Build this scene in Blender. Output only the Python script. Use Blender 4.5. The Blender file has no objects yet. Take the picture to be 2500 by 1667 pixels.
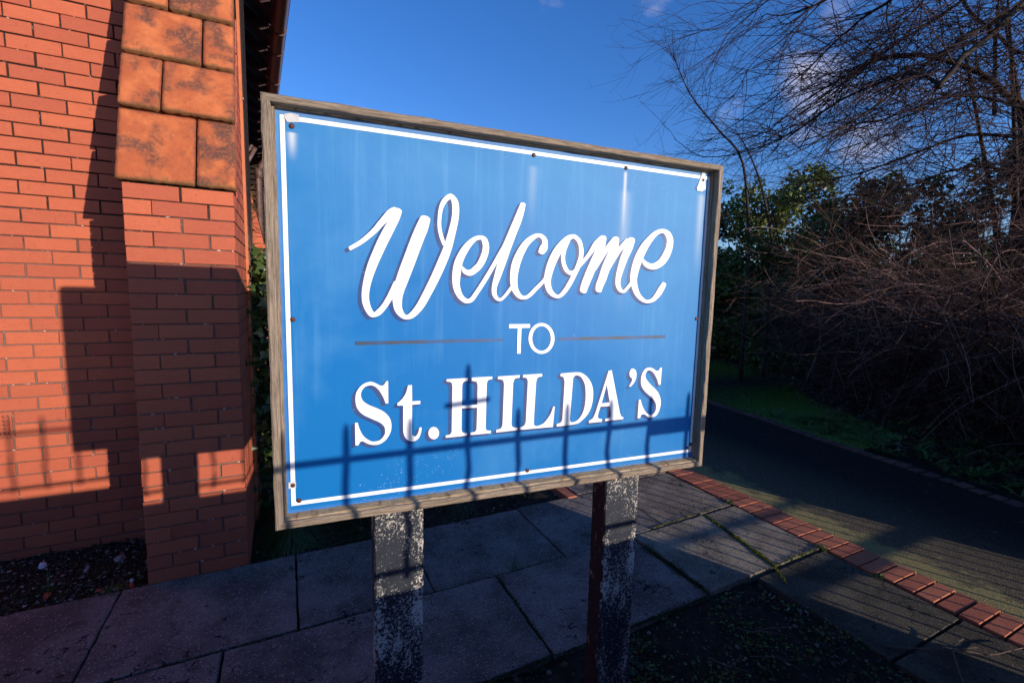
import bpy, math, random
import numpy as np
from mathutils import Matrix, Vector
from mathutils.geometry import tessellate_polygon

rnd = random.Random(7)
rng = np.random.default_rng(11)
R = math.radians
C = bpy.context.scene.collection
scene = bpy.context.scene

# ------------------------------------------------------------------ camera
cam_d = bpy.data.cameras.new('camera')
cam_d.sensor_width = 36.0
cam_d.lens = 16.256
cam_d.clip_start = 0.02
cam_d.clip_end = 2000
cam = bpy.data.objects.new('camera', cam_d)
C.objects.link(cam)
_r = ((0.89903, -0.43723, 0.02412), (-0.02714, -0.11062, -0.99349), (0.43705, 0.89252, -0.11132))
_m = Matrix(((_r[0][0], -_r[1][0], -_r[2][0]), (_r[0][1], -_r[1][1], -_r[2][1]), (_r[0][2], -_r[1][2], -_r[2][2])))
cam.matrix_world = Matrix.Translation((0, 0, 1.5641)) @ _m.to_4x4()
scene.camera = cam

# ------------------------------------------------------------------ daylight
SUN_DIR = Vector((-0.477, 1.0, -0.191)).normalized()      # the way the light travels
sun_d = bpy.data.lights.new('sun', 'SUN')
sun_d.energy = 5.0
sun_d.angle = R(0.53)
sun_d.color = (1.0, 0.87, 0.72)
sun = bpy.data.objects.new('sun', sun_d)
sun.rotation_euler = SUN_DIR.to_track_quat('-Z', 'Y').to_euler()
sun.location = (10, -20, 8)
C.objects.link(sun)

world = bpy.data.worlds.new('World')
scene.world = world
world.use_nodes = True
wn = world.node_tree
wn.nodes.clear()
w_out = wn.nodes.new('ShaderNodeOutputWorld')
w_bg = wn.nodes.new('ShaderNodeBackground')
w_sky = wn.nodes.new('ShaderNodeTexSky')
w_sky.sky_type = 'NISHITA'
w_sky.sun_disc = False
w_sky.sun_elevation = R(9.8)
w_sky.sun_rotation = R(154.5)
w_sky.air_density = 1.0
w_sky.dust_density = 0.3
w_sky.ozone_density = 3.0
w_bg.inputs['Strength'].default_value = 0.125
w_geo = wn.nodes.new('ShaderNodeTexCoord')
w_map = wn.nodes.new('ShaderNodeMapping')
w_map.inputs['Scale'].default_value = (1.0, 1.0, 1.9)
wn.links.new(w_geo.outputs['Generated'], w_map.inputs['Vector'])
w_noise = wn.nodes.new('ShaderNodeTexNoise')
w_noise.inputs['Scale'].default_value = 5.5
w_noise.inputs['Detail'].default_value = 8
w_noise.inputs['Roughness'].default_value = 0.55
wn.links.new(w_map.outputs['Vector'], w_noise.inputs['Vector'])


def wmath(op, a, b=None, clamp=False):
    n = wn.nodes.new('ShaderNodeMath')
    n.operation = op
    n.use_clamp = clamp
    for i, v in enumerate((a, b)):
        if v is None:
            continue
        if isinstance(v, (int, float)):
            n.inputs[i].default_value = v
        else:
            wn.links.new(v, n.inputs[i])
    return n.outputs[0]


dens = w_noise.outputs['Fac']
for (dx, dy, dz, sharp, amt) in ((0.721, 0.616, 0.319, 800, 0.34), (0.781, 0.524, 0.345, 700, 0.32), (0.833, 0.461, 0.306, 160, 0.15),
                                 (0.871, 0.399, 0.275, 110, 0.12), (0.585, 0.655, 0.49, 900, 0.09), (-0.8, 0.4, 0.3, 90, 0.2), (-0.3, 0.9, 0.2, 90, 0.15)):
    vm = wn.nodes.new('ShaderNodeVectorMath')
    vm.operation = 'DOT_PRODUCT'
    nv = wn.nodes.new('ShaderNodeVectorMath')
    nv.operation = 'NORMALIZE'
    wn.links.new(w_geo.outputs['Generated'], nv.inputs[0])
    wn.links.new(nv.outputs[0], vm.inputs[0])
    d = Vector((dx, dy, dz)).normalized()
    vm.inputs[1].default_value = d
    e = wmath('MULTIPLY', wmath('SUBTRACT', vm.outputs['Value'], 1.0), float(sharp))
    g = wmath('MULTIPLY', wmath('EXPONENT', e), float(amt))
    dens = wmath('ADD', dens, g)
w_ramp = wn.nodes.new('ShaderNodeMapRange')
w_ramp.inputs['From Min'].default_value = 0.64
w_ramp.inputs['From Max'].default_value = 0.92
w_ramp.inputs['To Max'].default_value = 0.8
w_ramp.interpolation_type = 'SMOOTHSTEP'
wn.links.new(dens, w_ramp.inputs['Value'])
w_mix = wn.nodes.new('ShaderNodeMix')
w_mix.data_type = 'RGBA'
wn.links.new(w_ramp.outputs['Result'], w_mix.inputs['Factor'])
w_hs = wn.nodes.new('ShaderNodeHueSaturation')
w_hs.inputs['Saturation'].default_value = 1.20
wn.links.new(w_sky.outputs['Color'], w_hs.inputs['Color'])
w_tint = wn.nodes.new('ShaderNodeMix')
w_tint.data_type = 'RGBA'
w_tint.blend_type = 'MULTIPLY'
w_tint.inputs['Factor'].default_value = 1.0
w_tint.inputs[7].default_value = (1.22, 1.27, 1.80, 1)
wn.links.new(w_hs.outputs['Color'], w_tint.inputs[6])
wn.links.new(w_tint.outputs[2], w_mix.inputs[6])
w_mix.inputs[7].default_value = (5.2, 5.0, 6.2, 1)
wn.links.new(w_mix.outputs[2], w_bg.inputs['Color'])
wn.links.new(w_bg.outputs[0], w_out.inputs[0])

scene.view_settings.view_transform = 'Standard'
scene.view_settings.look = 'None'
scene.view_settings.gamma = 1.0
scene.view_settings.use_curve_mapping = False
scene.view_settings.exposure = 0.12
scene.render.engine = 'CYCLES'


# ------------------------------------------------------------------ helpers
def tag(o, label=None, cat=None, group=None, kind=None):
    if label: o['label'] = label
    if cat: o['category'] = cat
    if group: o['group'] = group
    if kind: o['kind'] = kind
    return o


def link(name, mesh, parent=None, loc=None, rot=None):
    o = bpy.data.objects.new(name, mesh)
    C.objects.link(o)
    if parent is not None:
        o.parent = parent
    if loc is not None:
        o.location = loc
    if rot is not None:
        o.rotation_euler = rot
    return o


def empty(name, loc=(0, 0, 0), rz=0.0):
    o = bpy.data.objects.new(name, None)
    C.objects.link(o)
    o.location = loc
    o.rotation_euler = (0, 0, rz)
    o.empty_display_size = 0.1
    return o


def np_mesh(name, verts, faces, mat=None, smooth=False):
    """verts (N,3); faces (M,k) all of one size, or a list of such arrays"""
    me = bpy.data.meshes.new(name)
    verts = np.asarray(verts, dtype=np.float32)
    if not isinstance(faces, list):
        faces = [faces]
    faces = [np.asarray(f, dtype=np.int32) for f in faces if len(f)]
    loops = np.concatenate([f.ravel() for f in faces])
    sizes = np.concatenate([np.full(len(f), f.shape[1], dtype=np.int32) for f in faces])
    starts = np.concatenate([[0], np.cumsum(sizes)[:-1]]).astype(np.int32)
    me.vertices.add(len(verts))
    me.vertices.foreach_set('co', verts.ravel())
    me.loops.add(len(loops))
    me.loops.foreach_set('vertex_index', loops)
    me.polygons.add(len(sizes))
    me.polygons.foreach_set('loop_start', starts)
    me.polygons.foreach_set('loop_total', sizes)
    if smooth:
        me.polygons.foreach_set('use_smooth', np.ones(len(sizes), dtype=bool))
    me.update(calc_edges=True)
    me.validate()
    if mat:
        me.materials.append(mat)
    return me


class MB:
    def __init__(s):
        s.v = []
        s.f = []

    def add(s, vs, fs):
        b = len(s.v)
        s.v += [tuple(v) for v in vs]
        s.f += [tuple(i + b for i in f) for f in fs]

    def box(s, x0, x1, y0, y1, z0, z1):
        s.add([(x0, y0, z0), (x1, y0, z0), (x1, y1, z0), (x0, y1, z0), (x0, y0, z1), (x1, y0, z1), (x1, y1, z1), (x0, y1, z1)],
              [(0, 3, 2, 1), (4, 5, 6, 7), (0, 1, 5, 4), (1, 2, 6, 5), (2, 3, 7, 6), (3, 0, 4, 7)])

    def brick(s, x0, x1, y0, y1, z0, z1, c=0.003):
        """box whose front face (y0) has worn, chamfered arrises"""
        o = [(x0, y0 + c, z0), (x1, y0 + c, z0), (x1, y0 + c, z1), (x0, y0 + c, z1)]
        i = [(x0 + c, y0, z0 + c), (x1 - c, y0, z0 + c), (x1 - c, y0, z1 - c), (x0 + c, y0, z1 - c)]
        b = [(x0, y1, z0), (x1, y1, z0), (x1, y1, z1), (x0, y1, z1)]
        s.add(o + i + b, [(4, 5, 6, 7), (0, 1, 5, 4), (1, 2, 6, 5), (2, 3, 7, 6), (3, 0, 4, 7),
                          (0, 8, 9, 1), (1, 9, 10, 2), (2, 10, 11, 3), (3, 11, 8, 0)])

    def tube(s, pts, radii, n=8, cap=True):
        pts = [Vector(p) for p in pts]
        if isinstance(radii, (int, float)):
            radii = [radii] * len(pts)
        b = len(s.v)
        up = Vector((0, 0, 1))
        for i, p in enumerate(pts):
            t = (pts[min(i + 1, len(pts) - 1)] - pts[max(i - 1, 0)]).normalized()
            a = t.cross(up)
            if a.length < 0.05:
                a = t.cross(Vector((0, 1, 0)))
            a.normalize()
            q = t.cross(a)
            for k in range(n):
                w = 2 * math.pi * k / n
                s.v.append(tuple(p + (a * math.cos(w) + q * math.sin(w)) * radii[i]))
        for i in range(len(pts) - 1):
            for k in range(n):
                k2 = (k + 1) % n
                s.f.append((b + i * n + k, b + i * n + k2, b + (i + 1) * n + k2, b + (i + 1) * n + k))
        if cap:
            s.f.append(tuple(b + k for k in range(n))[::-1])
            s.f.append(tuple(b + (len(pts) - 1) * n + k for k in range(n)))

    def mesh(s, name, mat=None, smooth=False):
        me = bpy.data.meshes.new(name)
        me.from_pydata(s.v, [], s.f)
        if smooth:
            me.polygons.foreach_set('use_smooth', [True] * len(me.polygons))
        me.update()
        if mat:
            me.materials.append(mat)
        return me

    def obj(s, name, mat=None, parent=None, loc=None, rot=None, smooth=False):
        return link(name, s.mesh(name, mat, smooth), parent, loc, rot)


class NT:
    """small wrapper for material node trees"""
    def __init__(s, name, rough=0.8, spec=0.3):
        s.m = bpy.data.materials.new(name)
        s.m.use_nodes = True
        s.t = s.m.node_tree
        s.b = s.t.nodes['Principled BSDF']
        s.b.inputs['Roughness'].default_value = rough
        s.b.inputs['Specular IOR Level'].default_value = spec

    def n(s, kind, **kw):
        n = s.t.nodes.new(kind)
        for k, v in kw.items():
            setattr(n, k, v)
        return n

    def set(s, node, key, v):
        if isinstance(v, bpy.types.NodeSocket):
            s.t.links.new(v, node.inputs[key])
        else:
            node.inputs[key].default_value = v

    def coord(s, scale=(1, 1, 1), rand=False, which='Object', loc=(0, 0, 0)):
        tc = s.n('ShaderNodeTexCoord')
        v = tc.outputs[which]
        if rand:
            oi = s.n('ShaderNodeObjectInfo')
            a = s.n('ShaderNodeVectorMath', operation='MULTIPLY_ADD')
            cb = s.n('ShaderNodeCombineXYZ')
            for i in range(3):
                s.t.links.new(oi.outputs['Random'], cb.inputs[i])
            s.set(a, 0, cb.outputs[0]); s.set(a, 1, (37.0, 91.0, 53.0)); s.set(a, 2, v)
            v = a.outputs[0]
        mp = s.n('ShaderNodeMapping')
        s.set(mp, 'Vector', v); s.set(mp, 'Scale', scale); s.set(mp, 'Location', loc)
        return mp.outputs[0]

    def noise(s, vec, scale, detail=6, rough=0.6, dist=0.0, out='Fac'):
        n = s.n('ShaderNodeTexNoise')
        s.set(n, 'Vector', vec); s.set(n, 'Scale', scale); s.set(n, 'Detail', detail)
        s.set(n, 'Roughness', rough); s.set(n, 'Distortion', dist)
        return n.outputs[out]

    def voro(s, vec, scale, out='Distance', feature='F1', rnd_=1.0):
        n = s.n('ShaderNodeTexVoronoi', feature=feature)
        s.set(n, 'Vector', vec); s.set(n, 'Scale', scale); s.set(n, 'Randomness', rnd_)
        return n.outputs[out]

    def ramp(s, v, a, b, lo=0.0, hi=1.0, smooth=True):
        n = s.n('ShaderNodeMapRange')
        if smooth: n.interpolation_type = 'SMOOTHSTEP'
        s.set(n, 'Value', v); s.set(n, 'From Min', a); s.set(n, 'From Max', b); s.set(n, 'To Min', lo); s.set(n, 'To Max', hi)
        return n.outputs[0]

    def mix(s, f, a, b):
        n = s.n('ShaderNodeMix', data_type='RGBA')
        s.set(n, 'Factor', f)
        for k, v in ((6, a), (7, b)):
            s.set(n, k, v if isinstance(v, bpy.types.NodeSocket) else tuple(v) + ((1,) if len(v) == 3 else ()))
        return n.outputs[2]

    def math(s, op, a, b=None, clamp=False):
        n = s.n('ShaderNodeMath', operation=op, use_clamp=clamp)
        s.set(n, 0, a)
        if b is not None: s.set(n, 1, b)
        return n.outputs[0]

    def hsv(s, col, v=1.0, h=0.5, sat=1.0):
        n = s.n('ShaderNodeHueSaturation')
        s.set(n, 'Color', col); s.set(n, 'Value', v); s.set(n, 'Hue', h); s.set(n, 'Saturation', sat)
        return n.outputs[0]

    def color(s, v):
        s.set(s.b, 'Base Color', v if isinstance(v, bpy.types.NodeSocket) else tuple(v) + (1,))

    def bump(s, h, strength=0.5, dist=0.005):
        n = s.n('ShaderNodeBump')
        s.set(n, 'Height', h); s.set(n, 'Strength', strength); s.set(n, 'Distance', dist)
        s.t.links.new(n.outputs[0], s.b.inputs['Normal'])

    def sep(s, v):
        n = s.n('ShaderNodeSeparateXYZ')
        s.set(n, 0, v)
        return n.outputs

    def rand(s):
        return s.n('ShaderNodeObjectInfo').outputs['Random']

    def island(s):
        return s.n('ShaderNodeNewGeometry').outputs['Random Per Island']


# ------------------------------------------------------------------ materials
def m_brick(name, base, dark, amt=1.0, island=False):
    t = NT(name, 0.72, 0.25)
    v = t.coord(rand=not island)
    r = t.island() if island else t.rand()
    c = t.mix(r, base, dark)
    big = t.noise(v, 9, 4)
    c = t.mix(t.ramp(big, 0.35, 0.75, 0.0, 0.35), c, tuple(x * 0.8 for x in base))
    fine = t.noise(v, 260, 3, 0.7)
    c = t.hsv(c, v=t.ramp(fine, 0.2, 0.8, 0.86, 1.12))
    spots = t.noise(v, 34, 5, 0.7)
    c = t.mix(t.ramp(spots, 0.60, 0.74, 0, 0.55), c, (0.12, 0.04, 0.03))
    lng = t.noise(t.coord((1, 1, 6), rand=not island, loc=(2, 2, 9)), 22, 4, 0.6)
    c = t.hsv(c, v=t.ramp(lng, 0.3, 0.7, 0.95, 1.04))
    pale = t.noise(t.coord(rand=not island, loc=(3, 5, 1)), 60, 4, 0.75)
    c = t.mix(t.ramp(pale, 0.73, 0.80, 0, 0.5), c, (0.6, 0.4, 0.33))
    t.color(c)
    t.bump(t.math('ADD', t.noise(v, 120, 5, 0.7), t.math('MULTIPLY', big, 1.5)), 0.6, 0.003)
    return t.m


def m_mortar():
    t = NT('mortar', 0.95, 0.1)
    v = t.coord()
    z = t.sep(v)[2]
    n = t.noise(v, 6, 5, 0.65)
    n2 = t.noise(v, 45, 5, 0.7)
    sooty = t.math('ADD', t.ramp(z, 1.2, 2.4, -0.25, 0.35), n)
    c = t.mix(t.ramp(sooty, 0.35, 0.75), (0.20, 0.125, 0.105), (0.035, 0.024, 0.022))
    c = t.mix(t.ramp(n2, 0.63, 0.70), c, (0.62, 0.55, 0.50))
    c = t.hsv(c, v=t.ramp(t.noise(v, 220, 3), 0.2, 0.8, 0.7, 1.2))
    t.color(c)
    t.bump(t.noise(v, 90, 6, 0.75), 0.9, 0.006)
    return t.m


def m_terracotta():
    t = NT('weathered terracotta', 0.8, 0.25)
    v = t.coord(rand=True)
    g = t.n('ShaderNodeTexCoord').outputs['Generated']
    gx, gy, gz = t.sep(g)
    n1 = t.noise(v, 5.5, 5, 0.6, 0.3)
    n2 = t.noise(v, 26, 6, 0.72)
    base = t.mix(n2, (0.52, 0.135, 0.048), (0.36, 0.090, 0.040))
    base = t.mix(t.ramp(t.noise(v, 10, 3), 0.4, 0.7), base, (0.58, 0.17, 0.062))
    # dark crust: patches and the worn borders of every block
    ed = t.math('MINIMUM', t.math('MINIMUM', gx, t.math('SUBTRACT', 1.0, gx)), t.math('MINIMUM', gz, t.math('SUBTRACT', 1.0, gz)))
    border = t.ramp(t.math('ADD', ed, t.math('MULTIPLY', t.math('SUBTRACT', n2, 0.5), 0.16)), 0.0, 0.055, 0.6, 0.0)
    patch = t.ramp(n1, 0.46, 0.62, 0.0, 1.0)
    f = t.math('MAXIMUM', border, patch)
    f = t.math('MULTIPLY', f, t.ramp(t.noise(v, 70, 4, 0.8), 0.32, 0.56, 0.30, 1.0))
    c = t.mix(f, base, (0.13, 0.058, 0.042))
    c = t.mix(t.ramp(t.noise(v, 130, 3, 0.8), 0.62, 0.70, 0, 0.5), c, (0.55, 0.33, 0.22))
    c = t.mix(t.ramp(t.math('ADD', gz, t.math('MULTIPLY', n2, 0.18)), 0.11, 0.17, 0.5, 0.0), c, (0.10, 0.09, 0.035))
    t.color(c)
    t.bump(t.math('ADD', t.noise(v, 60, 8, 0.8), t.math('MULTIPLY', n1, 0.6)), 0.9, 0.008)
    return t.m


def m_wood_grey():
    """old silvery oak; the board runs along local x"""
    t = NT('weathered wood', 0.85, 0.15)
    v = t.coord((2.2, 70, 70), rand=True)
    g = t.noise(v, 6, 8, 0.75)
    g2 = t.noise(t.coord((1.2, 160, 160), rand=True), 8, 4, 0.7)
    c = t.mix(t.ramp(g, 0.30, 0.70), (0.15, 0.112, 0.080), (0.50, 0.395, 0.30))
    c = t.mix(t.ramp(g2, 0.60, 0.72, 0, 0.75), c, (0.05, 0.042, 0.036))
    big = t.noise(t.coord((1, 1, 1), rand=True), 7, 4)
    c = t.mix(t.ramp(big, 0.55, 0.75, 0, 0.45), c, (0.30, 0.23, 0.13))
    c = t.mix(t.ramp(t.noise(t.coord((6, 20, 20), rand=True), 9, 5, 0.8), 0.68, 0.75, 0, 0.6), c, (0.16, 0.17, 0.10))
    t.color(c)
    t.bump(t.math('ADD', g, t.math('MULTIPLY', g2, 0.8)), 1.0, 0.004)
    return t.m


def m_wood_bare():
    t = NT('bare stained wood', 0.85, 0.15)
    v = t.coord((3, 60, 60), rand=True)
    g = t.noise(v, 6, 8, 0.75)
    c = t.mix(t.ramp(g, 0.30, 0.72), (0.20, 0.12, 0.06), (0.60, 0.47, 0.30))
    big = t.noise(t.coord((3, 1, 1), rand=True), 14, 5, 0.7)
    c = t.mix(t.ramp(big, 0.52, 0.66, 0, 0.85), c, (0.14, 0.055, 0.03))
    c = t.mix(t.ramp(t.noise(t.coord(rand=True), 40, 5, 0.8), 0.62, 0.68, 0, 0.8), c, (0.05, 0.03, 0.02))
    t.color(c)
    t.bump(g, 0.8, 0.004)
    return t.m


def m_panel():
    t = NT('faded blue enamel', 0.5, 0.16)
    v = t.coord()
    x, y, z = t.sep(v)
    col = (0.003, 0.142, 0.42)
    blot = t.noise(v, 3.2, 4, 0.6, 0.4)
    streaks = t.noise(t.coord((26, 1, 1.1)), 1.3, 5, 0.6)
    streak2 = t.noise(t.coord((70, 1, 1.5), loc=(4, 0, 2)), 1.0, 3, 0.5)
    whitening = t.math('ADD', t.ramp(z, 0.1, 0.9, -0.03, 0.13), t.math('MULTIPLY', t.math('SUBTRACT', blot, 0.5), 0.45))  # paler towards the top, plus chalky blotches
    whitening = t.math('ADD', whitening, t.ramp(x, 0.3, 1.1, 0.0, 0.07))  # paler towards the right
    whitening = t.math('ADD', whitening, t.math('MULTIPLY', t.ramp(streaks, 0.5, 0.78), t.ramp(z, 0.15, 0.6, 0.03, 0.13)))
    whitening = t.math('ADD', whitening, t.math('MULTIPLY', t.ramp(streak2, 0.55, 0.8), 0.05))
    c = t.mix(t.math('MAXIMUM', whitening, 0.0), col, (0.26, 0.56, 0.80))
    # chalky runs below the fixings
    for (sx_, sz_, w, ln, amt) in ((0.931, 0.918, 0.005, 0.20, 0.60), (0.056, 0.90, 0.008, 0.07, 0.55), (1.217, 0.885, 0.013, 0.30, 0.30), (0.935, 0.87, 0.016, 0.42, 0.20), (0.638, 0.90, 0.012, 0.2, 0.14)):
        dx = t.math('DIVIDE', t.math('SUBTRACT', x, sx_), w)
        gx = t.math('EXPONENT', t.math('MULTIPLY', t.math('MULTIPLY', dx, dx), -1.0))
        dz = t.math('DIVIDE', t.math('SUBTRACT', sz_, z), ln)
        gz = t.math('MULTIPLY', t.ramp(dz, 0.0, 0.06), t.ramp(dz, 0.1, 1.0, 1.0, 0.0))
        c = t.mix(t.math('MULTIPLY', t.math('MULTIPLY', gx, gz), amt), c, (0.82, 0.80, 0.74))
    # grime round the margin
    ed = t.math('MINIMUM', t.math('MINIMUM', t.math('SUBTRACT', x, 0.02), t.math('SUBTRACT', 1.248, x)), t.math('MINIMUM', t.math('SUBTRACT', z, 0.02), t.math('SUBTRACT', 0.94, z)))
    fringe = t.ramp(t.math('ADD', ed, t.math('MULTIPLY', t.noise(v, 40, 4, 0.7), 0.012)), 0.004, 0.022, 0.30, 0.0)
    c = t.mix(fringe, c, (0.25, 0.30, 0.62))
    # pitting: little rust holes with a pale ring, in clusters near top and bottom
    for sc, seed in ((150, 0), (120, 3)):
        vv = t.coord((1, 0.0, 1), loc=(seed, 0, seed * 0.7))
        d = t.voro(vv, sc)
        clus = t.ramp(t.math('ADD', t.noise(v, 5.5 + seed, 3, 0.6), t.ramp(t.math('ABSOLUTE', t.math('SUBTRACT', z, 0.48)), 0.28, 0.42, 0.0, 0.12)), 0.685, 0.72)
        rr = t.voro(vv, sc, out='Color')
        pick = t.ramp(t.sep(rr)[0], 0.62, 0.64)
        f = t.math('MULTIPLY', clus, pick)
        c = t.mix(t.math('MULTIPLY', t.ramp(d, 0.20, 0.27, 0.28, 0.0), f), c, (0.40, 0.60, 0.85))
        c = t.mix(t.math('MULTIPLY', t.ramp(d, 0.10, 0.14, 1.0, 0.0), f), c, (0.03, 0.03, 0.04))
    scr = t.noise(t.coord((1, 1, 1)), 330, 2, 0.6)
    c = t.hsv(c, v=t.ramp(scr, 0.2, 0.8, 0.94, 1.05))
    t.color(c)
    t.set(t.b, 'Roughness', t.ramp(blot, 0.3, 0.7, 0.48, 0.6))
    t.bump(scr, 0.05, 0.001)
    return t.m


def m_white(name='white paint'):
    t = NT(name, 0.45, 0.4)
    v = t.coord()
    n = t.noise(v, 30, 5, 0.7)
    c = t.mix(t.ramp(n, 0.3, 0.8), (0.86, 0.86, 0.86), (0.78, 0.79, 0.82))
    c = t.mix(t.ramp(t.noise(v, 150, 3, 0.7), 0.74, 0.78, 0, 0.6), c, (0.25, 0.2, 0.2))
    t.color(c)
    return t.m


def m_shade():
    t = NT('worn blue letter shade', 0.5, 0.4)
    v = t.coord()
    n = t.noise(v, 9, 6, 0.7)
    c = t.mix(t.ramp(n, 0.35, 0.6), (0.012, 0.055, 0.21), (0.045, 0.070, 0.19))
    c = t.mix(t.ramp(t.noise(v, 14, 6, 0.75), 0.57, 0.66, 0, 0.8), c, (0.035, 0.045, 0.085))
    c = t.mix(t.ramp(t.noise(v, 140, 3, 0.7), 0.60, 0.72, 0, 0.35), c, (0.35, 0.38, 0.5))
    t.color(c)
    return t.m


def m_rule():
    t = NT('worn dark rule', 0.5, 0.4)
    v = t.coord()
    c = t.mix(t.ramp(t.noise(v, 12, 5, 0.7), 0.40, 0.62), (0.012, 0.075, 0.24), (0.03, 0.05, 0.09))
    c = t.mix(t.ramp(t.noise(v, 60, 5, 0.7), 0.62, 0.68, 0, 0.7), c, (0.10, 0.06, 0.05))
    t.color(c)
    return t.m


def m_post():
    """charcoal paint coming off grey wood in flakes"""
    t = NT('flaking charcoal paint', 0.7, 0.35)
    v = t.coord((1, 1, 1))
    big = t.noise(v, 6, 4, 0.6, 0.5)
    band = t.noise(t.coord((1, 1, 0.35), loc=(2, 1, 4)), 11, 5, 0.7)
    n = t.noise(v, 125, 8, 0.8, 0.4)
    n2 = t.noise(t.coord((1, 1, 0.7)), 170, 4, 0.75)
    s_ = t.math('ADD', t.math('MULTIPLY', n, 0.62), t.math('MULTIPLY', n2, 0.38))
    s_ = t.math('ADD', s_, t.math('MULTIPLY', t.math('SUBTRACT', band, 0.5), 0.34))
    x = t.sep(v)[0]
    s_ = t.math('ADD', s_, t.math('MULTIPLY', t.math('SUBTRACT', big, 0.5), 0.18))
    med = t.noise(t.coord((1, 1, 0.6), loc=(9, 3, 1)), 38, 6, 0.7, 0.8)
    s_ = t.math('ADD', s_, t.ramp(t.math('ADD', med, t.math('MULTIPLY', t.math('SUBTRACT', band, 0.5), 0.6)), 0.56, 0.66, 0.0, 0.045))
    flake = t.ramp(s_, 0.535, 0.56)
    paint = t.mix(t.noise(v, 20, 4), (0.013, 0.016, 0.024), (0.035, 0.04, 0.052))
    wood = t.mix(t.noise(v, 60, 6, 0.8), (0.40, 0.36, 0.30), (0.62, 0.58, 0.53))
    edge = t.ramp(s_, 0.52, 0.545, 0.0, 0.6)
    c = t.mix(edge, paint, (0.10, 0.10, 0.11))
    c = t.mix(flake, c, wood)
    t.color(c)
    t.set(t.b, 'Roughness', t.ramp(flake, 0, 1, 0.42, 0.9))
    t.bump(t.math('SUBTRACT', t.math('MULTIPLY', n2, 0.3), flake), 0.6, 0.0015)
    return t.m


def m_maroon():
    t = NT('flaking maroon paint', 0.6, 0.35)
    v = t.coord((1, 1, 0.35))
    n = t.math('ADD', t.math('MULTIPLY', t.noise(v, 60, 7, 0.75), 0.7), t.math('MULTIPLY', t.noise(t.coord(), 9, 4), 0.3))
    flake = t.ramp(n, 0.575, 0.59)
    c = t.mix(t.noise(v, 20), (0.018, 0.010, 0.013), (0.032, 0.013, 0.017))
    c = t.mix(flake, c, (0.30, 0.20, 0.17))
    t.color(c)
    t.bump(flake, 0.4, 0.001)
    return t.m


def m_slab(name='exposed aggregate slab', ca=(0.205, 0.180, 0.165), cb=(0.25, 0.195, 0.175), bd=0.012, speck=1.0):
    t = NT(name, 0.9, 0.2)
    v = t.coord(rand=True)
    r = t.rand()
    c = t.mix(t.ramp(r, 0.3, 0.7), ca, cb)
    n = t.noise(v, 3.5, 5, 0.6)
    c = t.hsv(c, v=t.ramp(n, 0.3, 0.7, 0.55, 1.3))
    c = t.mix(t.ramp(t.noise(t.coord(rand=True, loc=(1, 8, 0)), 8, 6, 0.7, 0.5), 0.52, 0.72, 0.0, 0.55), c, (0.06, 0.055, 0.05))
    # aggregate: pale, pink and black stones
    a = t.voro(v, 105)
    ac = t.voro(v, 105, out='Color')
    acr, acg, acb = t.sep(ac)
    stone = t.ramp(a, 0.30, 0.42, 1.0, 0.0)
    pale = t.math('MULTIPLY', stone, t.ramp(acr, 0.70, 0.74, 0.0, 0.75 * speck))
    darkp = t.math('MULTIPLY', stone, t.ramp(acg, 0.70, 0.76, 0.0, 0.7))
    c = t.mix(darkp, c, (0.045, 0.04, 0.045))
    c = t.mix(pale, c, (0.55, 0.48, 0.44))
    b = t.voro(v, 60, out='Distance')
    bc = t.sep(t.voro(v, 60, out='Color'))
    c = t.mix(t.math('MULTIPLY', t.ramp(b, 0.10, 0.2, 0.45 * speck, 0.0), t.ramp(bc[0], 0.72, 0.76)), c, (0.46, 0.42, 0.40))
    fine = t.noise(v, 330, 3, 0.8)
    c = t.hsv(c, v=t.ramp(fine, 0.25, 0.75, 0.45, 1.6))
    # black lichen spots in loose swarms
    lv = t.noise(v, 27, 6, 0.72, 0.6)
    ln = t.noise(t.coord(rand=True, loc=(7, 2, 0)), 2.6, 3, 0.6)
    sp = t.ramp(t.math('ADD', lv, t.math('MULTIPLY', t.math('SUBTRACT', ln, 0.5), 0.5)), 0.61, 0.645)
    c = t.mix(t.math('MULTIPLY', sp, 0.9), c, (0.012, 0.012, 0.014))
    t.color(c)
    t.bump(t.math('ADD', t.math('MULTIPLY', fine, 0.6), t.math('ADD', t.math('MULTIPLY', stone, 0.5), t.noise(v, 25, 5, 0.7))), 1.0, bd)
    return t.m


def m_asphalt():
    t = NT('mossy asphalt with sun band', 0.92, 0.2)
    v = t.coord()
    x = t.sep(v)[0]
    a = t.voro(v, 170)
    ac = t.sep(t.voro(v, 170, out='Color'))
    c = t.mix(t.ramp(x, 3.5, 4.6), t.mix(t.ramp(a, 0.2, 0.5), (0.42, 0.34, 0.22), (0.11, 0.09, 0.06)), t.mix(t.ramp(a, 0.2, 0.5), (0.060, 0.055, 0.05), (0.018, 0.017, 0.016)))  # pale by the kerb, dark beyond: sunlit and shaded path painted in
    c = t.mix(t.math('MULTIPLY', t.ramp(a, 0.25, 0.35, 1.0, 0.0), t.ramp(ac[0], 0.8, 0.84)), c, (0.30, 0.25, 0.19))
    n = t.noise(v, 7, 6, 0.7)
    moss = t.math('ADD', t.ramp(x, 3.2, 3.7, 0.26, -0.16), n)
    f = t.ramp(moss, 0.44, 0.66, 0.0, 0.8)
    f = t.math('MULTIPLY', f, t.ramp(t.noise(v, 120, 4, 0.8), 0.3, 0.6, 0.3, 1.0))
    c = t.mix(f, c, (0.56, 0.47, 0.18))  # moss, its colour raised to brighten the sunlit strip
    t.color(c)
    t.bump(t.math('SUBTRACT', t.noise(v, 200, 4, 0.8), t.math('MULTIPLY', a, 1.2)), 1.0, 0.014)
    return t.m


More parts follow.
